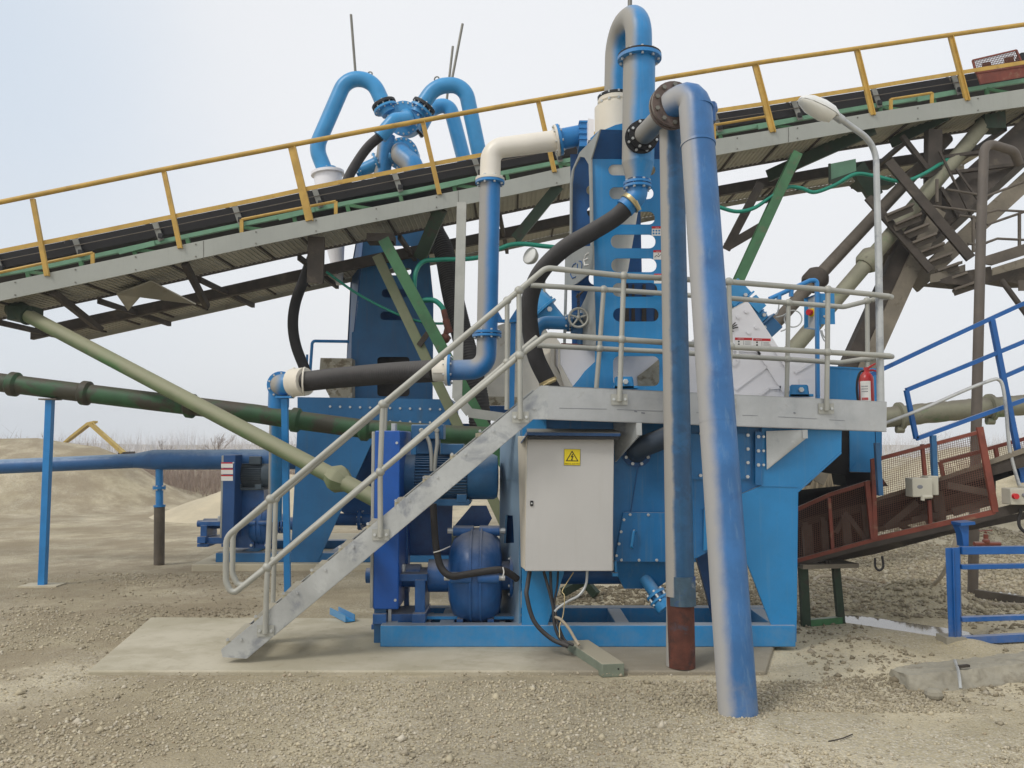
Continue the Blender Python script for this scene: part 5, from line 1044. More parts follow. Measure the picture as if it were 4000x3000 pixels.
# handrails
def Yn(x): return 7.34+.07*(x-863)/1167 if x < 2030 else pch.at(x, 1580).y-.032
def Yr_(x): return 8.08+.0*x if x < 2000 else itp([(2000, 8.1), (2073, 8.14), (2358, 8.22), (3080, 8.68), (3500, 8.9)], x)
N_ = lambda x, y: P(x, y, Yn(x)); R_ = lambda x, y: P(x, y, Yr_(x))
rt = .0265
mb = MB(); mb.tube(fillet([N_(1044, 2215), N_(905, 2325), N_(882, 2270), N_(884, 2098), N_(1056, 1950), N_(1495, 1579), N_(2027, 1135), N_(2133, 1046), N_(2437, 1078), N_(2847, 1101), N_(3234, 1132), P(3470, 1157, 8.02), P(3482, 1160, 8.3), P(3440, 1164, 8.8), R_(3387, 1176), R_(3297, 1199), R_(3080, 1183), R_(2852, 1165), R_(2587, 1146), R_(2358, 1131), R_(2073, 1114)], [.12, .14, .14, 0, 0, 0, .12, 0, 0, 0, .05, .05, 0, .2, .2, 0, 0, 0, 0]), rt, 14); mb.build('top_rail', m_rail, ap)
mb = MB(); mb.tube(fillet([N_(1044, 2215), N_(1485, 1843), N_(2029, 1389), N_(2136, 1308), N_(2428, 1326), N_(2859, 1356), N_(3232, 1376), P(3474, 1390, 8.02), P(3484, 1393, 8.3), P(3440, 1396, 8.8), R_(3375, 1402), R_(3280, 1417), R_(3075, 1403), R_(2862, 1391), R_(2587, 1373), R_(2342, 1362), R_(2100, 1349)], [0, 0, .12, 0, 0, 0, .05, .05, 0, .2, .2, 0, 0, 0, 0]), rt, 14); mb.build('middle_rail', m_rail, ap)
mb = MB(); mb.tube(fillet([R_(1071, 2188), R_(935, 2300), R_(908, 2240), R_(910, 2078), R_(1077, 1948), R_(1981, 1174), R_(2090, 1085)], [.12, .14, .14, 0, 0]), rt, 14); mb.build('top_rail', m_rail, ap)
mb = MB(); mb.tube([R_(1071, 2188), R_(1981, 1415), R_(2098, 1317)], rt, 14); mb.build('middle_rail', m_rail, ap)
def post(fn, a, m_, b, plate=True, r=.024):
    mb = MB(); mb.tube([fn(*a), fn(*m_), fn(*b)], r, 12)
    mb.ball(fn(*a), .043); mb.ball(fn(*m_), .043)
    if plate:
        c = fn(*b)+V((0, .012, .02)); mb.box(c, (.15, .008, .1))
        for s_ in (-1, 1): mb.bolt(c+V((s_*.052, -.004, 0)), (0, -1, 0), .014, .012)
    mb.build('stanchion', [m_rail, m_bolt], ap)
post(N_, (1056, 1950), (1044, 2215), (1036, 2474)); post(N_, (1495, 1579), (1485, 1843), (1486, 2098)); post(N_, (2027, 1135), (2030, 1389), (2033, 1638))
post(N_, (2437, 1078), (2428, 1326), (2420, 1568)); post(N_, (2847, 1101), (2853, 1352), (2846, 1586)); post(N_, (3234, 1132), (3232, 1376), (3229, 1604))
post(R_, (1077, 1948), (1071, 2188), (1064, 2420), False); post(R_, (1505, 1580), (1497, 1826), (1497, 2060), False); post(R_, (1981, 1174), (1981, 1415), (1980, 1600), False)
post(R_, (2358, 1131), (2342, 1362), (2326, 1560), False); post(R_, (3080, 1183), (3076, 1403), (3072, 1590), False); post(R_, (3387, 1176), (3389, 1402), (3391, 1610), False)
# lamp
lm = T('street_lamp', 'galvanized lamp post with a cobra head bolted to the platform end', 'lamp', P(3440, 1600, 8.06))
mb = MB(); mb.tube([P(3441, 1640, 8.06), P(3432, 1000, 8.06)], [.036, .034], 16); q = fillet([P(3432, 1000, 8.06), P(3421, 562, 8.06), P(3262, 450, 7.9)], .3, 10); mb.tube(q, [.034]+[.03]*(len(q)-1), 16); mb.build('pole', m_galv, lm)
a, b = P(3272, 458, 7.9), P(3120, 388, 7.8); d = (b-a).normalized(); L = (b-a).length; sd = V((0, 1, 0)); up = d.cross(sd).normalized()
if up.z < 0: up = -up
def loft(secs, mat, name, n=18, lo=True):
    mb = MB(); vs = []
    for t_, w, h_, o in secs:
        for j in range(n+1):
            an = math.pi*j/n; vs.append(a+d*L*t_+sd*w*math.cos(an)+up*(o+h_*math.sin(an)))
    fs = []
    for i in range(len(secs)-1):
        for j in range(n): fs.append((i*(n+1)+j, i*(n+1)+j+1, (i+1)*(n+1)+j+1, (i+1)*(n+1)+j))
        fs.append((i*(n+1)+n, i*(n+1), (i+1)*(n+1), (i+1)*(n+1)+n))
    fs += [tuple(range(n+1)), tuple(range((len(secs)-1)*(n+1), len(secs)*(n+1)))[::-1]]
    mb.add(vs, fs); return mb.build(name, mat, lm)
loft([(-.02, .03, .028, -.005), (.02, .055, .05, 0), (.15, .085, .085, 0), (.4, .105, .1, 0), (.7, .105, .09, 0), (.9, .08, .06, 0), (.98, .05, .03, 0), (1.0, .02, .012, 0)], m_lampg, 'lamp_shell')
loft([(.08, .06, -.02, -.004), (.15, .08, -.075, -.004), (.4, .1, -.1, -.004), (.75, .1, -.075, -.004), (.95, .065, -.03, -.004), (.99, .03, -.01, -.004)], m_glass, 'lamp_cover')
mb = MB(); mb.tube([P(3290, 470, 7.92), P(3262, 450, 7.9)], .042, 14); mb.build('collar', m_galv, lm)
# fire extinguisher
fe = T('fire_extinguisher', 'red fire extinguisher standing on the platform beside the lamp post', 'fire extinguisher', P(3386, 1600, 8.2))
Ye = 8.2; r = px(28, Ye); z0 = P(3386, 1588, Ye); z1 = P(3386, 1470, Ye)
mb = MB(); mb.lathe(z0, (0, 0, 1), [(r*.9, 0), (r, .02), (r, (z1-z0).z-.03), (r*.9, (z1-z0).z), (r*.55, (z1-z0).z+.035), (r*.3, (z1-z0).z+.05), (r*.28, (z1-z0).z+.09)], n=28); mb.build('cylinder', m_fire, fe)
mb = MB()
q0, q1 = P(3386, 1571, Ye), P(3386, 1490, Ye)
for an0, k in ((198, 9),):
    vs = []
    for i in range(k+1):
        an = math.radians(an0+i*9); vs += [V((q0.x+math.cos(an)*(r+.0015), q0.y+math.sin(an)*(r+.0015), z)) for z in (q0.z, q1.z)]
    mb.add(vs, [(2*i, 2*i+2, 2*i+3, 2*i+1) for i in range(k)])
lb = mb.build('instruction_label', m_label, fe); mb = MB()
for z, mi in ((.75, 0), (.62, 0), (.5, 0), (.18, 1), (.12, 1)):
    for i in range(1, 7):
        an = math.radians(206+i*8); p = V((q0.x+math.cos(an)*(r+.003), q0.y+math.sin(an)*(r+.003), q0.z+(q1.z-q0.z)*z)); mb.box(p, (.009, .002, .012 if mi else .007), None, mi)
mb.build('label_print', [m_lgrey, m_lred], lb)
mb = MB(); n0 = P(3386, 1452, Ye); mb.cyl(n0-V((0, 0, .02)), n0+V((0, 0, .03)), .022); mb.tube([P(3384, 1444, Ye), P(3400, 1432, Ye), P(3420, 1420, Ye)], [.014, .012, .007], 8); mb.tube([P(3390, 1448, Ye), P(3410, 1446, Ye), P(3424, 1450, Ye)], [.012, .01, .008], 8); mb.build('lever', m_fire, fe)
mb = MB(); mb.tube(spline([P(3380, 1450, Ye), P(3362, 1452, Ye), P(3350, 1480, Ye), P(3347, 1520, Ye), P(3352, 1575, Ye)], 6), .011, 10); mb.build('hose', m_black, fe)
# control station
cs = T('control_station', 'blue switch box with a red knob on a bent blue conduit post', 'switch box', P(3192, 1580, 8.95))
Yq = 8.95
mb = MB(); mb.tube(fillet([P(3194, 1580, Yq), P(3191, 1094, Yq), P(3164, 1096, Yq), P(3005, 1168, Yq)], [.07, .03]), px(9, Yq), 14); mb.tube([P(3043, 1150, Yq), P(3043, 1170, Yq)], px(10, Yq), 12); mb.tube([P(3092, 1128, Yq), P(3090, 1158, Yq)], px(9, Yq), 12); mb.build('conduit_post', m_lblue, cs)
mb = MB(); mb.span(P(3202, 1266, Yq+.03), P(3259, 1146, Yq+.03)+V((0, .012, 0)))
for y in (1178, 1236): mb.bolt(P(3219, y, Yq+.03), (0, -1, 0), .014, .012)
mb.span(P(3201, 1276, Yq+.04), P(3204, 1143, Yq+.04)+V((0, .15, 0))); mb.build('mounting_plate', [m_tower, m_bolt], cs)
pq = Pl(P(3140, 1220, Yq+.24), P(3184, 1220, Yq+.05))
mb = MB(); mb.plate([[P(3157, 1164, Yq+.2), P(3183, 1156, Yq+.04), P(3183, 1284, Yq+.04), P(3157, 1278, Yq+.2)]], (.07, .04, 0)); mb.build('enclosure', m_door, cs)
mb = MB(); mb.plate([[P(3141, 1166, Yq+.22), P(3184, 1150, Yq+.02), P(3184, 1155, Yq+.02), P(3157, 1166, Yq+.2), P(3157, 1278, Yq+.2), P(3184, 1284, Yq+.02), P(3184, 1287, Yq+.02), P(3141, 1282, Yq+.22)]], (.01, .03, 0)); mb.build('rain_hood', m_tower, cs)
mb = MB(); c = P(3171, 1221, Yq+.1); mb.cyl(c, c+V((-.05, -.03, 0)), .034, n=18); mb.build('switch_knob', m_lred, cs); mb = MB(); mb.cyl(c+V((.004, .002, 0)), c+V((-.012, -.008, 0)), .046, n=18); mb.build('knob_ring', m_lyel, cs)
for pts in (((3205, 1290), (3212, 1315), (3222, 1332), (3230, 1320), (3222, 1285)), ((3210, 1290), (3216, 1310), (3228, 1322), (3232, 1300), (3228, 1280)), ((3043, 1168), (3042, 1200), (3035, 1225), (3028, 1230)), ((3050, 1294), (3070, 1285), (3085, 1262))):
    mb = MB(); mb.tube(spline([P(x, y, Yq) for x, y in pts], 6), .008, 8); mb.build('cable', m_galv, cs)
mb = MB(); mb.torus(P(3098, 1245, Yq), (.2, 1, 0), px(33, Yq), .008, 28, 8); mb.tube(spline([P(3030, 1240, Yq), P(3060, 1232, Yq), P(3090, 1212, Yq)], 5), .008, 8); mb.build('cable_coil', m_galv, cs)
# discharge chute
ch = T('discharge_chute', 'blue discharge chute with black rubber skirt behind the fire extinguisher', 'chute', P(3330, 1900, 9.2))
mb = MB(); mb.prism([P(x, y, 9.25) for x, y in ((3222, 1432), (3380, 1440), (3445, 1443), (3445, 1800), (3222, 1700))], (0, .02, 0)); mb.prism([P(x, y, 9.24) for x, y in ((3222, 1429), (3445, 1440), (3445, 1446), (3222, 1435))], (0, .5, 0)); mb.build('back_plate', m_tower, ch)
mb = MB(); mb.prism([P(x, y, 9.05) for x, y in ((3319, 1640), (3416, 1640), (3420, 1770), (3432, 1846), (3320, 1842))], (0, .02, 0)); mb.prism([P(x, y, 9.04) for x, y in ((3320, 1842), (3345, 1805), (3432, 1846))], (0, -.004, 0)); mb.prism([P(x, y, 9.06) for x, y in ((3416, 1600), (3444, 1600), (3438, 1800), (3426, 1800))], (0, .3, 0)); mb.build('front_plate', m_tower, ch)
mb = MB(); mb.prism([P(x, y, 9.08) for x, y in ((3290, 1640), (3320, 1640), (3320, 1845), (3300, 1856), (3222, 1842), (3216, 1800), (3290, 1730))], (0, .5, 0)); mb.prism([P(x, y, 9.2) for x, y in ((3300, 1845), (3430, 1845), (3470, 1900), (3310, 1900))], (0, .4, 0)); mb.build('rubber_skirt', m_belt, ch)
# electrical cabinet
ec = T('electrical_cabinet', 'light grey electrical cabinet with yellow danger sign under the platform', 'cabinet', P(2225, 2235, 7.8))
Yd = 7.68
mb = MB(); zb_, zt_ = P(0, 2231, Yd).z, P(0, 1703, Yd).z; xa, xb = XP(2054, Yd, 2000), XP(2396, Yd, 2000)
mb.hexa([V((xa, Yd+.022, zb_)), V((xb, Yd+.022, zb_)), V((xb-.05, Yd+.27, zb_)), V((xa-.045, Yd+.27, zb_)), V((xa, Yd+.022, zt_)), V((xb, Yd+.022, zt_)), V((xb-.05, Yd+.27, zt_)), V((xa-.075, Yd+.27, zt_))]); mb.build('cabinet_body', m_cream, ec, bevel=.006)
mb = MB(); mb.hexa([P(2051, 2231, Yd), P(2393, 2231, Yd), P(2393, 2231, Yd)+V((0, .02, 0)), P(2051, 2231, Yd)+V((0, .02, 0)), P(2060, 1700, Yd), P(2399, 1706, Yd), P(2399, 1706, Yd)+V((0, .02, 0)), P(2060, 1700, Yd)+V((0, .02, 0))]); dr = mb.build('door', m_door, ec, bevel=.006)
mb = MB(); c = P(2077, 1966, Yd); mb.box(c, (.028, .02, .05)); mb.cyl(c-V((0, .01, 0)), c-V((0, .016, 0)), .009, n=10, mi=1); mb.build('lock', [m_black, m_galv], dr, bevel=.006)
mb = MB(); A = lambda x, y, o=0: P(x, y, Yd-.001-o)
mb.prism([A(2204, 1754), A(2267, 1755), A(2266, 1818), A(2203, 1817)], (0, -.0015, 0)); mb.build('danger_sign', m_lyel, dr)
sgn = bpy.data.objects['danger_sign']
mb = MB()
tri = [A(2235, 1760, .003), A(2260, 1802, .003), A(2210, 1801, .003)]
tri2 = [lerp(p, (tri[0]+tri[1]+tri[2])/3, .22) for p in tri]
for i in range(3): j = (i+1) % 3; mb.prism([tri[i], tri[j], tri2[j], tri2[i]], (0, -.001, 0))
mb.prism([A(x, y, .003) for x, y in ((2236, 1772), (2229, 1786), (2235, 1785), (2232, 1794), (2229, 1793), (2234, 1799), (2238, 1793), (2235, 1794), (2241, 1781), (2235, 1782), (2239, 1774))], (0, -.001, 0))
for q in (((2204, 1754), (2267, 1755)), ((2203, 1817), (2266, 1818)), ((2204, 1754), (2203, 1817)), ((2267, 1755), (2266, 1818))): mb.bar(A(*q[0], .003), A(*q[1], .003), .002, .004, (0, 1, 0))
mb.build('sign_symbol', m_lblack, sgn); text('PERICOL ELECTRIC', .0162, A(2235, 1814, .0), (1, 0, 0), (0, 0, 1), m_lblack, sgn, off=.004)
mb = MB(); f0, f1 = P(2060, 1696, 7.58), P(2424, 1700, 7.58); mb.hexa([f0+V((0, 0, -.01)), f1+V((0, 0, -.01)), f1+V((0, .4, .03)), f0+V((0, .4, .03)), f0+V((0, 0, .018)), f1+V((0, 0, .018)), f1+V((0, .4, .06)), f0+V((0, .4, .06))]); mb.prism([f0, f0+V((0, .38, .03)), f0+V((-.06, .36, -.07)), f0+V((-.06, .01, -.09))], (.01, 0, .01)); mb.build('roof', M('dusty_navy_roof', srgb(20, 62, 104), .5, up=.95, dcol=srgb(150, 146, 134)), ec)
mb = MB(); mb.span(f0+V((.005, .006, -.05)), f1+V((-.01, .36, -.011))); mb.build('roof_seal', m_black, ec)
mb = MB(); mb.bar(P(2390, 2242, 7.9), P(2412, 2242, 7.9), .1, .03); mb.bar(P(2404, 2190, 7.92), P(2406, 2240, 7.92), .02, .03, (0, 1, 0)); mb.build('bracket', m_tower, ec)
# cables below the cabinet
def cable(label, pts, Y, r, mat):
    q = [P(x, y, (Y if not isinstance(Y, tuple) else lerp(Y[0], Y[1], i/(len(pts)-1)))) for i, (x, y) in enumerate(pts)]
    mb = MB(); mb.tube(spline(q, 6), r, 10); tag(mb.build('cable', mat), label, 'cable')
cable('thickest black cable sweeping from the cabinet to the trunking', [(2069, 2232), (2060, 2290), (2058, 2330), (2086, 2426), (2150, 2492), (2220, 2525)], (7.8, 7.55), .021, m_rubber)
cable('straight black cable hanging from the middle of the cabinet', [(2124, 2232), (2140, 2290), (2160, 2370), (2166, 2440), (2186, 2492), (2215, 2520)], (7.8, 7.6), .014, m_rubber)
cable('black cable beside a cable tie under the cabinet middle', [(2150, 2232), (2154, 2320), (2166, 2380), (2180, 2440), (2205, 2500), (2240, 2520)], (7.8, 7.6), .014, m_rubber)
cable('short thin black cable bending left under the cabinet', [(2180, 2232), (2176, 2290), (2166, 2350), (2168, 2430)], (7.8, 7.7), .01, m_black)
cable('pale grey cable curving in from the right cabinet corner', [(2294, 2230), (2288, 2285), (2262, 2325), (2220, 2348), (2180, 2375), (2166, 2390)], (7.8, 7.7), .013, m_galv)
cable('grey cable running along the ground into the trunking', [(2168, 2410), (2190, 2420), (2220, 2452), (2246, 2496), (2262, 2520)], (7.7, 7.5), .014, m_gravelhose)
cable('thin orange earth wire looped below the cabinet', [(2240, 2236), (2212, 2280), (2196, 2310), (2205, 2330), (2200, 2400), (2186, 2446), (2186, 2490)], (7.8, 7.6), .005, m_orange)
tk = T('cable_trunking', 'dusty grey green steel trunking lying across the slab edge', 'trunking', G(2390, 2640))
mb = MB(); e0, e1 = G(2352, 2648), G(2440, 2644); bk0, bk1 = G(2214, 2538, SLAB), G(2300, 2535, SLAB); hh = V((0, 0, .115))
mb.hexa([e0, e1, bk1, bk0, e0+hh, e1+hh, bk1+hh*.75, bk0+hh*.75]); mb.build('channel', m_timber, tk, bevel=.008)
mb = MB(); mb.bolt(e0+(e1-e0)*.72+hh*.6, (0, -1, 0), .008, .004, 0); mb.build('end_hole', m_black, tk)
# near pump set
belt_guard((XP(1459, 8.05), 8.05, P(0, 2381, 8.05).z), (XP(1558, 8.05), 8.95, P(0, 1682, 8.05).z), 'bright blue tall belt guard standing behind the staircase')
mb = MB(); mb.span((XP(1464, 8.1), 8.1, SLAB), (XP(1510, 8.1), 8.2, P(0, 2378, 8.1).z)); mb.span((XP(1518, 8.12), 8.12, SLAB), (XP(1530, 8.12), 8.18, P(0, 2378, 8.12).z), 1); mb.build('guard_leg', [m_motor, m_galv], bpy.data.objects['belt_guard.001'])
mo = motor(P(1756, 1862, 8.6), .235, 1.0, 'dusty blue near electric motor seen above the stair stringer')
mb = MB(); mb.span(P(1606, 1716, 8.4), P(1732, 1658, 8.4)+V((0, .3, 0))); mb.cyl(P(1646, 1682, 8.4), P(1646, 1682, 8.36), .026, mi=1); mb.cyl(P(1706, 1682, 8.4), P(1706, 1682, 8.36), .026, mi=1); mb.span(P(1625, 1775, 8.5), P(1715, 1716, 8.5)+V((0, .2, 0))); mb.build('terminal_box', [m_motor, m_rail], mo, bevel=.01)
mb = MB(); mb.span(P(1724, 1776, 8.45), P(1810, 1734, 8.45)+V((0, .25, 0))); mb.build('cooling_box', m_motor, mo, bevel=.01)
for pts in (((1646, 1690), (1672, 1715), (1684, 1770), (1686, 1840)), ((1706, 1690), (1708, 1730), (1702, 1780), (1698, 1840))):
    mb = MB(); mb.tube(spline([P(x, y, 8.34) for x, y in pts], 6), .02, 10); mb.build('conduit', m_rail, mo)
sn = T('motor_stand', 'dark blue steel stand carrying the near electric motor above the pump', 'machine stand', P(1720, 2440, 8.6))
mb = MB(); mb.span(P(1600, 1975, 8.38), P(1832, 1950, 8.38)+V((0, .5, 0))); mb.build('motor_plate', m_motor, sn)
mb = MB(); mb.prism([P(x, y, 8.9) for x, y in ((1560, 1975), (1768, 1975), (1762, 2160), (1556, 2160))], (0, .02, 0)); mb.bar(P(1582, 1975, 8.6), P(1590, 2440, 8.6), .05, .05, (0, 1, 0)); mb.prism([P(x, y, 8.85) for x, y in ((1842, 1975), (1900, 1975), (1922, 2025), (1905, 2055), (1770, 2060))], (0, .02, 0)); mb.bar(P(1560, 2150, 8.95), P(1780, 2150, 8.95), .06, .1); mb.build('stand_plate', m_navy, sn)
slurry_pump(P(1862, 2248, 8.4), .48, .44, 'dark navy near slurry pump with bolted casing behind the staircase')
hose('black cable hose draped from the motor across the pump casing', [P(1692, 1968, 8.0), P(1697, 2060, 8.0), P(1704, 2140, 7.98), P(1722, 2215, 7.95), P(1760, 2250, 7.9), P(1810, 2246, 7.88), P(1870, 2236, 7.88), P(1950, 2226, 7.9), P(1990, 2240, 7.95), P(2020, 2262, 8.0)], .034, m_rubber, cat='hose', n=12)
mb = MB(); mb.tube(spline([P(1694, 2158, 7.94), P(1722, 2150, 7.93), P(1758, 2134, 8.1)], 4), .006, 6); mb.tube(spline([P(1964, 2215, 7.85), P(1968, 2236, 7.85), P(1962, 2258, 7.86)], 4), .006, 6); tag(mb.build('cable_tie', m_label), 'white cable tie holding the black hose to the pump', 'cable tie')
t = T('steel_offcut', 'small blue steel channel offcut lying on the slab left of the guard', 'offcut', G(1340, 2425, SLAB))
mb = MB(); a, b = G(1306, 2400, SLAB), G(1368, 2432, SLAB)
mb.bar(a+V((0, 0, .012)), b+V((0, 0, .012)), .11, .008); d = (b-a).normalized(); s_ = d.cross(V((0, 0, 1))).normalized()
for k in (-1, 1): mb.bar(a+s_*k*.05+V((0, 0, .045)), b+s_*k*.05+V((0, 0, .045)), .008, .07)
mb.build('channel', m_cluster, t)
t = T('green_frame', 'green steel frame piece lying on the ground behind the cabinet', 'steel frame', G(2270, 2345))
mb = MB(); mb.bar(G(2200, 2345)+V((0, 0, .1)), G(2290, 2330)+V((0, 0, .22)), .08, .1); mb.bar(G(2330, 2340)+V((0, 0, .05)), G(2255, 2330)+V((0, 0, .3)), .08, .1); mb.bar(G(2215, 2330)+V((0, 0, .22)), G(2330, 2330)+V((0, 0, .2)), .06, .06); mb.build('angle_bar', m_dgreen, t)
# ------------------------------------------------------------------ right-hand side
t = T('slanted_pipe', 'dusty grey green slanting pipe with a collar crossing behind the lamp post', 'pipe', P(3060, 1420, 12.3))
pa = [P(3858, 468, 13.2), P(3400, 1012, 12.6), P(3050, 1420, 12.3), P(2750, 1770, 12.0)]
mb = MB(); mb.tube(pa, .118, 22); mb.build('pipe', m_gpipe2, t); mb = MB(); collar(mb, P(3396, 1016, 12.6), pa[2], .185, .14); mb.build('pipe_collar', m_gpipe2, t)
mb = MB(); mb.box(P(3868, 478, 13.2), (.34, .3, .3)); mb.build('head_bracket', m_dgreen, t)
t = T('slanted_pipe', 'thinner brown slanting pipe with a dark collar left of the lamp post', 'pipe', P(3000, 1300, 12.4))
pa = [P(3700, 540, 13.6), P(3187, 1090, 12.8), P(3000, 1294, 12.5), P(2700, 1620, 12.2)]
mb = MB(); mb.tube(pa, .1, 22); mb.build('pipe', m_brown, t); mb = MB(); collar(mb, P(3184, 1094, 12.8), pa[2], .19, .15); mb.build('pipe_collar', m_dark, t)
t = T('lean_column', 'mud coated leaning steel beam rising behind the platform handrail', 'steel column', P(3250, 1700, 12.4))
a, b = P(3640, 820, 12.9), P(3160, 1880, 12.2)
mb = MB(); mb.bar(a+V((-.12, .1, 0)), b+V((-.12, .1, 0)), .3, .2, (0, 1, 0)); mb.build('web', m_dark, t)
mb = MB(); mb.bar(a+V((.09, -.03, 0)), b+V((.09, -.03, 0)), .25, .03, (0, 1, 0)); mb.build('flange', m_beige, t)
t = T('feeder_conveyor', 'dark muddy inclined trough rising to the upper right corner', 'conveyor', P(3600, 950, 13.4))
a, b = P(4160, 430, 13.4), P(3470, 1060, 13.2)
for o, mt, w in ((V((0, 0, .08)), m_dark, .62),):
    mb = MB(); mb.bar(a+o, b+o, .6, .5, (0, .3, 1)); mb.build('trough', mt, t)
mb = MB(); mb.bar(a+V((.22, -.33, -.3)), b+V((.22, -.33, -.3)), .06, .26, (0, 0, 1)); mb.build('side_beam', m_beige, t)
mb = MB(); mb.prism([P(x, y, 12.85) for x, y in ((3655, 915), (3748, 851), (3742, 838), (3640, 905))], (0, .3, 0)); mb.bar(P(3675, 735, 12.9), P(3745, 848, 12.8), .06, .06, (0, 1, 0)); mb.bar(P(3522, 530, 12.9), P(3646, 690, 12.9), .07, .07, (0, 1, 0)); mb.bar(P(3645, 510, 12.9), P(3640, 910, 13.0), .22, .16, (0, 1, 0)); mb.bar(P(3990, 640, 12.9), P(3600, 690, 12.9), .05, .09, (0, 1, 0)); mb.bar(P(3830, 595, 12.95), P(3640, 620, 12.95), .05, .08, (0, 1, 0)); mb.build('cross_brace', m_dark, t)
t = T('transfer_box', 'green sheet box under the conveyor behind the lamp post', 'box', P(3310, 720, 12.9))
mb = MB(); mb.hexa([P(3245, 705, 12.9), P(3345, 670, 12.9), P(3345, 690, 13.6), P(3290, 720, 13.6), P(3243, 640, 12.9), P(3343, 620, 12.9), P(3343, 640, 13.6), P(3280, 660, 13.6)]); mb.build('sheet_box', m_lgreen, t)
mb = MB(); mb.bar(P(3240, 712, 12.88), P(3345, 676, 12.88), .05, .06); mb.bar(P(3240, 640, 12.88), P(3242, 716, 12.88), .03, .04, (0, 1, 0)); mb.bar(P(3345, 650, 13.0), P(3420, 770, 13.2), .25, .1, (0, 1, 0)); mb.prism([P(x, y, 13.3) for x, y in ((3345, 705), (3480, 690), (3500, 720), (3380, 730))], (0, .3, 0)); mb.build('edge_angle', m_dgreen, t)
# stair tower
stt = T('stair_landing', 'dark steel stair and landing with thin brown rails at the right edge', 'staircase', P(3700, 1110, 12.4))
for x0, y0, x1, y1, w, mt in ((3470, 630, 3792, 1010, .15, m_dark), (3390, 772, 3638, 1058, .12, m_dark)):
    mb = MB(); mb.bar(P(x0, y0, 12.6), P(x1, y1, 12.3), w, .05, (0, 1, 0)); mb.build('stringer', mt, stt)
for i in range(9):
    k = i-4.6; mb = MB(); a = P(3618+(k+.6)*31-62*0, 1004+(k-.4)*37, 12.45); 
    mb.bar(P(3612+k*33, 1012+k*36, 12.45), P(3702+k*30, 978+k*38, 12.35), .26, .035); mb.bar(P(3612+k*33, 1022+k*36, 12.43), P(3702+k*30, 988+k*38, 12.33), .02, .1); mb.build('tread', m_brown, stt)
mb = MB(); mb.prism([P(x, y, 12.3) for x, y in ((3640, 1102), (3771, 1058), (3870, 1040), (3879, 1070), (4120, 1005), (4120, 1106), (3990, 1109), (3900, 1094), (3815, 1118))], (0, .35, 0)); mb.build('deck', m_dark, stt)
mb = MB(); mb.prism([P(3635, 1073, 12.28), P(3771, 1032, 12.5), P(3771, 1062, 12.5), P(3664, 1100, 12.28), P(3635, 1104, 12.28)], (0, .02, 0)); mb.prism([P(3660, 1052, 12.4), P(3760, 1018, 12.5), P(3760, 1030, 12.5), P(3660, 1064, 12.4)], (0, .02, 0)); mb.prism([P(x, y, 11.9) for x, y in ((3879, 1046), (4120, 970), (4120, 1010), (3879, 1075))], (0, .03, 0)); mb.build('kick_plate', m_beige, stt)
mb = MB(); mb.prism([P(x, y, 12.1) for x, y in ((3850, 1000), (4120, 915), (4120, 960), (3880, 1035), (3850, 1030))], (0, .05, 0)); mb.bar(P(3990, 1095, 11.9), P(3992, 1136, 11.9), .1, .02, (0, 1, 0)); mb.build('landing_beam', m_brown, stt)
mb = MB(); mb.tube([P(3912, 1095, 11.9), P(4100, 1350, 11.4)], .04, 10); mb.build('under_beam', m_dark, stt)
for k, ps in enumerate((((3700, 740), (3855, 766), (4080, 680)), ((3600, 800), (3855, 831), (3898, 820), (4100, 832)), ((3855, 878), (4080, 800)), ((3855, 947), (3896, 932), (4100, 942)), ((3748, 842), (3815, 850), (3855, 836)), ((3780, 952), (3815, 956), (3856, 948)))):
    mb = MB(); mb.tube([P(x, y, 12.6) for x, y in ps], .02, 8); mb.build('handrail', m_brown, stt)
for x, y0, y1 in ((3982, 836, 960), (3802, 842, 985), (3660, 700, 790)):
    mb = MB(); mb.bar(P(x, y0, 12.6), P(x, y1, 12.6), .036, .036, (0, 1, 0)); mb.build('rail_post', m_brown, stt)
for a_, b_ in (((3670, 590), (3815, 890)), ((3735, 660), (3820, 780))):
    mb = MB(); mb.bar(P(*a_, 12.8), P(*b_, 12.6), .03, .03, (0, 1, 0)); mb.build('rail_brace', m_dark, stt)
# brown standpipe
sd_ = T('standpipe', 'tall brown dusty standpipe bent over at the top near the right edge', 'pipe', G(3799, 2342))
mb = MB(); q = fillet([G(3799, 2345, -.1), P(3815, 1600, 10.45), P(3832, 900, 10.9), P(3845, 555, 11.2), P(3960, 590, 11.4), P(3980, 640, 11.5)], [0, 0, .22, .2]); mb.tube(q, .063, 22); mb.build('pipe', M('brown_dusty_pipe', srgb(94, 86, 78), .7, var=.12, vs=2, patches=((srgb(116, 106, 94), 1.5, .5, .66, .6),), bump=.1), sd_)
mb = MB(); c = P(3836, 2115, 10.3); mb.cyl(c+V((-.1, 0, -.03)), c+V((.22, 0, -.03)), .03, n=10); mb.cyl(c+V((.05, 0, -.02)), c+V((.05, 0, .09)), .028, n=10); mb.cyl(c+V((.05, 0, .1)), c+V((.05, 0, .12)), .015, n=8); mb.bar(c+V((-.03, 0, .13)), c+V((.13, 0, .14)), .03, .012); mb.ball(c+V((.05, 0, .0)), .045); mb.build('tap', m_red, sd_)
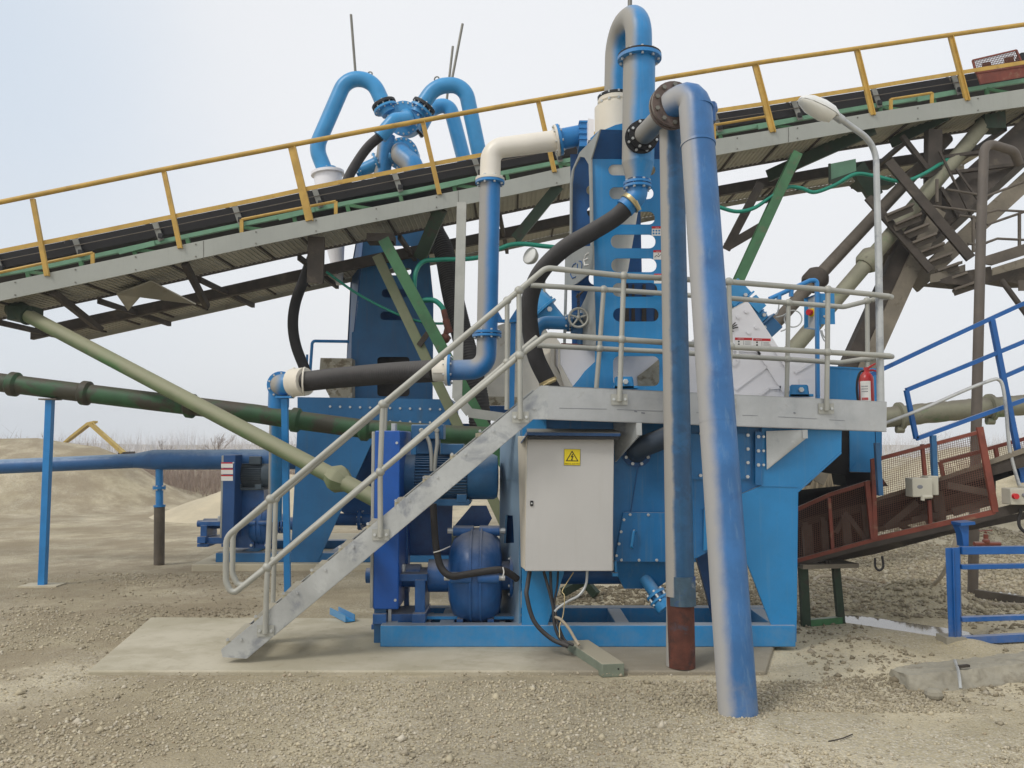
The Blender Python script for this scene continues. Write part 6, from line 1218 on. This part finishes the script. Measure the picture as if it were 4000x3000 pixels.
# mudded green pipe
t = T('slurry_pipe', 'mud crusted pale green horizontal pipe beyond the platform end', 'pipe', P(3500, 1700, 11.2))
Yx = 11.2; tx = [(3180, 1652), (3470, 1630), (3700, 1606), (4000, 1582), (4160, 1570)]
mb = MB(); q = []; 
for i in range(60):
    x = 3180+i*17; q.append(P(x, itp(tx, x), Yx)+V((0, 0, .012*mnoise.noise(V((i*.5, 3, 0))))))
mb.tube(q, [.14+.014*mnoise.noise(V((i*.6, 0, 0))) for i in range(60)], 24)
mb.build('pipe', m_gpipe2, t)
for x in (3515, 3868):
    mb = MB(); collar(mb, P(x, itp(tx, x), Yx), P(x+10, itp(tx, x+10), Yx), .19, .04); mb.cyl(P(x-14, itp(tx, x)+52, Yx-.03), P(x+14, itp(tx, x)+52, Yx-.03), .05); mb.build('pipe_collar', m_gpipe2, t)
# blue walkway rail
rl = T('walkway_rail', 'blue square tube handrail sloping up beside the red mesh conveyor', 'handrail', P(3700, 1900, 8.7))
Yb = 8.55
def bbar(ps, w=.042, nm='rail', mt=None):
    mb = MB(); q = [P(x, y, Yb) for x, y in ps]
    for a, b in zip(q, q[1:]): mb.bar(a, b, w, w)
    mb.build(nm, mt or m_cobalt, rl)
bbar(((3380, 1474), (3452, 1440), (3660, 1342), (3880, 1240), (4120, 1130))); bbar(((3540, 1524), (3770, 1430), (4120, 1285)), nm='middle_rail'); bbar(((3916, 1473), (4120, 1385)), nm='lower_rail'); bbar(((3540, 1524), (3579, 1714)), nm='end_post'); bbar(((3579, 1714), (3780, 1640), (4120, 1520)), nm='toe_rail')
bbar(((3874, 1250), (3925, 1510), (3977, 1768), (3992, 1885)), .05, 'rail_post'); bbar(((3644, 1700), (3652, 1880)), .05, 'rail_post', m_motor); bbar(((3970, 1770), (4060, 1750)), .05, 'foot_bracket'); bbar(((3425, 1730), (3438, 1935)), .05, 'rail_post', m_motor)
mb = MB(); mb.prism([P(x, y, Yb-.03) for x, y in ((3962, 1775), (4050, 1750), (4060, 1880), (3996, 1885))], (0, .06, 0)); mb.build('foot_plate', m_cobalt, rl)
cable('grey conduit bent over the blue walkway rail', [(3440, 1660), (3467, 1650), (3620, 1590), (3780, 1520), (3870, 1486), (3900, 1483), (3917, 1510), (3930, 1600), (3942, 1740), (3962, 1830), (3985, 1905)], 8.48, .018, m_galv)
# red mesh conveyor
rc = T('discharge_conveyor', 'low belt conveyor with red oxide mesh side guards leading right', 'conveyor', P(3500, 2200, 8.9))
def Yd_(x): return 8.95-.6*(x-3110)/890
D = lambda x, y, o=0: P(x, y, Yd_(x)+o)
def meshpanel(c, nx, ny, w=.0032, off=0, mt=None, nm='wire_mesh'):
    mb = MB(); q = [D(*p, off) for p in c]
    for i in range(nx+1): mb.bar(lerp(q[0], q[1], i/nx), lerp(q[3], q[2], i/nx), w, w, (0, 1, 0))
    for i in range(ny+1): mb.bar(lerp(q[0], q[3], i/ny), lerp(q[1], q[2], i/ny), w, w, (0, 1, 0))
    mb.build(nm, mt or m_rmesh, rc)
meshpanel(((3409, 1798), (3836, 1686), (3885, 1997), (3417, 2103)), 52, 38, mt=m_rmesh); meshpanel(((3112, 1985), (3393, 1883), (3409, 2108), (3116, 2192)), 36, 28)
def bars(ps, w, nm, mt, off=0):
    mb = MB()
    for a, b in ps: mb.bar(D(*a, off), D(*b, off), w, .03, (0, 1, 0))
    mb.build(nm, mt, rc)
bars((((3401, 1800), (3838, 1684)),), .036, 'guard_rail', m_red, -.02); bars((((3412, 2106), (3886, 1998)),), .05, 'guard_rail', m_red, -.02); bars((((3409, 1796), (3419, 2108)),), .045, 'guard_post', m_red, -.025); bars((((3826, 1668), (3888, 2000)),), .066, 'guard_post', m_red, -.025)
bars((((3602, 1735), (3614, 1860)),), .034, 'guard_post', m_red, -.01); bars((((3629, 1955), (3634, 2048)),), .034, 'guard_post', m_red, -.01); bars((((3112, 1990), (3240, 1932), (3393, 1883))[:2], ((3240, 1932), (3395, 1883)), ((3112, 2190), (3412, 2108))), .04, 'guard_rail', m_red, -.02); bars((((3238, 1944), (3252, 2148)),), .034, 'guard_post', m_red, -.012); bars((((3386, 1880), (3410, 2108)),), .05, 'guard_post', m_red, -.03); bars((((3385, 1884), (3455, 1884)),), .04, 'guard_rail', m_red, .05)
# belt and frame behind the guards
def dstrip(nm, mt, lo, hi, o0, o1):
    mb = MB(); n = len(lo)
    for i in range(n-1): mb.hexa([D(*lo[i], o0), D(*lo[i+1], o0), D(*lo[i+1], o1), D(*lo[i], o1), D(*hi[i], o0), D(*hi[i+1], o0), D(*hi[i+1], o1), D(*hi[i], o1)])
    mb.build(nm, mt, rc)
dstrip('belt_trough', m_dark, [(3112, 2062), (3420, 1985), (3860, 1862), (4120, 1792)], [(3112, 2035), (3420, 1950), (3860, 1812), (4120, 1728)], .1, .3)
dstrip('belt', m_belt, [(3112, 2120), (3420, 2020), (3860, 1890), (4120, 1800)], [(3112, 2060), (3420, 1975), (3860, 1830), (4120, 1745)], .25, .8)
dstrip('back_sheet', m_belt, [(3112, 2200), (3416, 2118)], [(3112, 1916), (3416, 1896)], .85, .9)
dstrip('back_sheet', m_dark, [(3416, 2062), (3640, 2010), (3890, 1950)], [(3416, 1960), (3640, 1895), (3890, 1822)], .85, .9)
dstrip('skirt_rail', m_beige, [(3420, 1960), (3640, 1890), (3860, 1818), (4120, 1730)], [(3420, 1945), (3640, 1875), (3860, 1798), (4120, 1705)], .08, .13)
dstrip('belt_cover', m_belt, [(3112, 1930), (3260, 1912), (3420, 1893)], [(3112, 1915), (3260, 1900), (3420, 1880)], .1, .7)
dstrip('side_channel', m_dark, [(3108, 2215), (3416, 2136), (3760, 2060), (4120, 1966)], [(3108, 2192), (3416, 2108), (3760, 2020), (4120, 1925)], -.03, .06)
dstrip('return_idler_beam', m_dark, [(3150, 2215), (3416, 2165), (3700, 2090), (4120, 2005)], [(3150, 2195), (3416, 2120), (3700, 2062), (4120, 1975)], .5, .7)
for a, b, w, o in (((3300, 2010), (3312, 2135), .09, .12), ((3300, 2000), (3380, 2110), .05, .12), ((3310, 2000), (3262, 2080), .05, .12), ((3375, 1970), (3392, 2100), .08, .12), ((3460, 2060), (3580, 1960), .07, .12), ((3560, 2030), (3670, 2010), .06, .15), ((3660, 1920), (3676, 2060), .11, .2), ((3700, 1895), (3860, 1925), .07, .1), ((3720, 2000), (3860, 1960), .08, .2), ((3610, 1990), (3640, 2040), .1, .3), ((3420, 2070), (3880, 1960), .05, .4), ((3500, 2040), (3560, 2075), .06, .4), ((3150, 2040), (3160, 2180), .1, .12), ((3215, 2020), (3225, 2160), .07, .12)): mb = MB(); mb.bar(D(*a, o), D(*b, o), w, .05, (0, 1, 0)); mb.build('truss_web', m_brown, rc)
bars((((3672, 1805), (3840, 1760)), ((3672, 1805), (3688, 1870)), ((3840, 1758), (4120, 1682)), ((3888, 1742), (3896, 1790))), .04, 'far_guard_rail', m_red, .9)
meshpanel(((3680, 1806), (4100, 1694), (4110, 1760), (3692, 1866)), 54, 9, .003, .9)
for x, y, w, h_, nm in ((3566, 1862, 76, 74, 'junction_box'), (3950, 1902, 80, 64, 'emergency_stop_box')):
    Yj = 8.42 if x < 3900 else 8.2; jb = T(nm, 'beige junction box on the red mesh guard' if x < 3900 else 'beige stop box with red button at the right edge', 'electrical box', P(x+40, y+h_, Yj))
    a = P(x, y+h_+6, Yj); mb = MB(); mb.span(a, P(x+w, y+6, Yj)+V((0, .16, 0))); mb.span(P(x+w-4, y+h_, Yj)+V((0, .05, 0)), P(x+w+34, y-2, Yj)+V((0, .2, 0))); mb.build('box', m_jbox, jb, bevel=.008)
    if x < 3900:
        mb = MB(); mb.cyl(P(3600, 1942, Yj), P(3640, 1940, Yj), .02); mb.cyl(P(3605, 1940, Yj), P(3604, 1955, Yj), .02); mb.build('cable_gland', m_jbox, jb); mb = MB(); mb.ball(P(3594, 1902, Yj), .03, 10, 6, (1, .05, .7)); mb.build('label', m_lgrey, jb)
    else:
        mb = MB(); c = P(3962, 1938, Yj); mb.cyl(c, c-V((0, .04, 0)), .028, n=16); mb.build('stop_button', m_lred, jb); mb = MB(); c = P(3998, 1934, Yj); mb.cyl(c, c-V((0, .02, 0)), .018, n=12); mb.build('indicator', m_lgrey, jb)
hose('grey cable loop hanging under the discharge conveyor', [D(3418, 2180), D(3420, 2215), D(3436, 2228), D(3450, 2212), D(3446, 2172)], .012, m_rubber, n=8)
cable('pair of dark cables looped below the stop box', [(3990, 1990), (3980, 2030), (3985, 2060), (4010, 2085)], 8.3, .016, m_rubber)
# green stool frame
gf = T('trestle_frame', 'dark green steel trestle under the low end of the discharge conveyor', 'trestle', G(3210, 2438))
b0, b1 = G(3148, 2446), G(3285, 2434); Yz = b0.y
def zz(x, y): return P(x, y, Yz)
mb = MB(); mb.bar(zz(3136, 2212), b0, .09, .07, (0, 1, 0)); mb.build('leg', m_dgreen, gf); mb = MB(); mb.bar(P(3264, 2212, b1.y), b1, .075, .07, (0, 1, 0)); mb.build('leg', m_dgreen, gf)
mb = MB(); mb.bar(b0+V((0, 0, .035)), b1+V((0, 0, .035)), .07, .07); mb.build('foot_bar', m_green, gf); mb = MB(); mb.bar(zz(3106, 2207), P(3322, 2202, b1.y), .3, .045); mb.build('top_beam', m_beige, gf)
mb = MB(); mb.bar(zz(3206, 2195), zz(3208, 2220), .05, .05, (0, 1, 0)); mb.bar(zz(3228, 2190), zz(3230, 2206), .04, .05, (0, 1, 0)); mb.build('packing', m_dark, gf)
# blue stand
bs_ = T('conveyor_stand', 'bright blue box section stand under the discharge conveyor at right', 'stand', G(3741, 2523))
Yq = G(3741, 2520).y
Q = lambda x, y, o=0: P(x, y, Yq+o)
mb = MB(); mb.hexa([Q(3706, 2512), Q(3754, 2522), Q(3758, 2500, .14), Q(3716, 2496, .14), Q(3692, 2140), Q(3750, 2138), Q(3752, 2138, .14), Q(3700, 2140, .14)]); mb.bar(Q(3722, 2142, -.012), Q(3732, 2515, -.012), .012, .02, (0, 1, 0)); mb.build('leg', m_cobalt, bs_, bevel=.005)
for y0, y1, nm in ((2150, 2150, 'top_beam'), (2214, 2211, 'rung'), (2418, 2410, 'rung'), (2501, 2486, 'foot_beam')):
    mb = MB(); w = .075 if 'beam' in nm else .046; mb.bar(Q(3752, y0, .02), P(4140, y1-4, Yq+.05), .07, w); mb.build(nm, m_cobalt, bs_, bevel=.004)
mb = MB(); mb.prism([P(x, y, Yq+.1) for x, y in ((3742, 2045), (3784, 2040), (3784, 2136), (3764, 2136), (3758, 2085))], (0, .12, 0)); mb.bar(P(3734, 2045, Yq+.14), P(3790, 2040, Yq+.14), .18, .03); mb.build('head_bracket', m_cobalt, bs_)
mb = MB(); mb.box(G(3728, 2520)+V((0, .05, .03)), (.2, .2, .1)); mb.build('base_plate', m_footing, bs_)
# footing block
mb = MB(); f = [G(3556, 2716, -.03), G(3720, 2712, -.03), G(3860, 2690, -.03), G(4120, 2655, -.03)]; z = V((0, 0, .13))
tp = [G(3552, 2640, .1), G(3700, 2626, .1), G(3860, 2606, .1), G(4120, 2580, .1)]; bk = [G(3478, 2612, .09), G(3660, 2585, .09), G(3860, 2560, .09), G(4120, 2535, .09)]; bb = [V((p.x, p.y+.1, -.05)) for p in bk]
vs = f+tp+bk+bb; fs = []
for r_ in range(3):
    for i in range(3): fs.append((r_*4+i, r_*4+i+1, (r_+1)*4+i+1, (r_+1)*4+i))
fs += [(0, 4, 8, 12), (3, 15, 11, 7), (12, 13, 1, 0), (13, 14, 2, 1), (14, 15, 3, 2)]
mb.add(vs, fs); fo = mb.build('concrete_footing', m_footing); tag(fo, 'rough broken concrete footing block in the right foreground', 'concrete block')
sb = fo.modifiers.new('sub', 'SUBSURF'); sb.subdivision_type = 'SIMPLE'; sb.levels = sb.render_levels = 5
tx_ = bpy.data.textures.new('chips', 'CLOUDS'); tx_.noise_scale = .12; dm = fo.modifiers.new('chip', 'DISPLACE'); dm.texture = tx_; dm.strength = .05; dm.mid_level = .5
mb = MB(); mb.tube(spline([G(3730, 2580, .12), G(3742, 2615, .13), G(3748, 2650, .1), G(3752, 2690, .04)], 6), .012, 8); tag(mb.build('earth_strip', m_galv), 'pale earthing strap draped over the concrete footing', 'earth strap')
mb = MB(); mb.bar(G(3738, 2604, .13), G(3784, 2600, .13), .03, .02); tag(mb.build('steel_scrap', m_dark), 'dark steel scrap lying on the concrete footing', 'scrap')
mb = MB(); mb.ball(G(3648, 2712, .03), .06, 9, 6, (1.2, 1, .8)); tag(mb.build('rock', m_footing, ang=10), 'single pale rock lying against the concrete footing', 'rock')
mb = MB(); mb.bar(G(3812, 2318, .06), G(4100, 2362, .06), .06, .1); tag(mb.build('steel_plank', m_brown), 'brown steel plank lying behind the blue stand', 'plank')
hose('beige water hose looped on the gravel between the trestle and the blue stand', [G(3700, 2330, .03), G(3542, 2306, .03), G(3434, 2285, .03), G(3300, 2258, .03), G(3215, 2252, .03), G(3183, 2264, .03), G(3200, 2278, .03), G(3253, 2285, .03), G(3422, 2312, .03), G(3540, 2324, .03), G(3588, 2318, .05), P(3640, 2291, 10.3), P(3687, 2236, 10.2), P(3718, 2158, 10.2), P(3738, 2100, 10.25)], .026, m_gravelhose, n=10)
hose('beige hose trailing off to the right behind the brown standpipe', [G(3806, 2350, .03), G(3880, 2362, .03), G(3960, 2362, .03), G(4100, 2372, .03)], .024, m_gravelhose, n=10)
hose('thin dark twig like wire lying on the gravel in the foreground', [G(3236, 2896, .012), G(3290, 2884, .015), G(3330, 2868, .012)], .004, m_dark, cat='wire', n=6)
SKYV = 8.5; SUNE = 1.4; EXPO = 0.06
# ------------------------------------------------------------------ light, sky, camera
W = bpy.data.worlds.new('World'); S.world = W; W.use_nodes = True
t = NT(W)
sd = V((-.55, -.5, .80)).normalized(); el = math.asin(sd.z); az = math.atan2(sd.x, sd.y)
sky = t.n('TexSky', sky_type='NISHITA'); sky.sun_disc = False; sky.sun_elevation = el; sky.sun_rotation = az; sky.air_density = 1.2; sky.dust_density = 4; sky.ozone_density = 1.5
gen = t.n('TexCoord').outputs['Generated']
nz = t.noise(gen, 1.3, 3, .5); sx = t.n('SeparateXYZ', {0: gen})
f = t.math('ADD', t.rng(sx.outputs[0], -.62, -.05, .9, 1.0), t.math('MULTIPLY', t.math('SUBTRACT', nz, .5), .12))
cl = t.mix(t.rng(sx.outputs[2], .0, .35), (SKYV*.97, SKYV*.985, SKYV*1.0, 1), (SKYV*.99, SKYV*1.01, SKYV*1.045, 1))
blu = t.math('MAXIMUM', t.rng(t.math('ADD', sx.outputs[0], t.math('MULTIPLY', t.math('SUBTRACT', t.noise(gen, 2.2, 4, .55), .5), .25)), -.2, -.56), t.math('MULTIPLY', t.rng(sx.outputs[0], .34, .6), .45))
blu = t.math('MULTIPLY', blu, t.rng(sx.outputs[2], .02, .4, .45, 1))
cl = t.mix(t.math('MULTIPLY', blu, t.rng(sx.outputs[1], -.1, .3, 0, .62)), cl, (SKYV*.70, SKYV*.84, SKYV*1.0, 1))
c = t.mix(f, sky.outputs[0], cl)
bg = t.n('Background', {'Color': c, 'Strength': .1}); t.t.links.new(bg.outputs[0], t.n('OutputWorld').inputs[0])
hm = bpy.data.materials.new('thin_haze'); hm.use_nodes = True; ht_ = NT(hm)
hv = ht_.n('VolumePrincipled', {'Color': (.92, .94, .97, 1), 'Density': .0013, 'Anisotropy': .2}); ht_.t.links.new(hv.outputs[0], ht_.n('OutputMaterial').inputs['Volume'])
mb = MB(); mb.span((-310, -12, -3.5), (310, 350, 14)); tag(mb.build('haze', hm), kind='stuff')
L = bpy.data.lights.new('sun', 'SUN'); L.energy = SUNE; L.angle = math.radians(16); L.color = (1, .97, .92)
lo = bpy.data.objects.new('sun', L); COL.objects.link(lo); lo.rotation_euler = sd.to_track_quat('Z', 'Y').to_euler(); lo.location = sd*60
cd = bpy.data.cameras.new('camera'); co = bpy.data.objects.new('camera', cd); COL.objects.link(co)
cd.sensor_width = 36; cd.lens = 36*F/4000; cd.clip_start = .05; cd.clip_end = 3000
co.location = CAM; co.rotation_euler = (math.pi/2+PITCH, 0, 0); S.camera = co
S.render.resolution_x = 1024; S.render.resolution_y = 768
S.view_settings.view_transform = 'Standard'; S.view_settings.look = 'None'; S.view_settings.exposure = EXPO; S.view_settings.gamma = 1

for base, ph in (('cable', 'cables hanging about the boxes'), ('vent_rod', 'thin rods on top of the blue hairpin pipes'), ('hose_clamp', 'clamps on the long black hose'), ('slurry_pump', 'slurry pumps of the two plants'), ('electric_motor', 'pump motors of the two plants'), ('belt_guard', 'belt guards of the two pumps'), ('washing_plant', 'blue washing plants'), ('hydrocyclone', 'white hydrocyclones'), ('slanted_pipe', 'slanting pipes below the conveyor'), ('hose', 'hoses about the plant')):
    for o in S.objects:
        if o.parent is None and o.name.split('.')[0] == base: o['group'] = ph
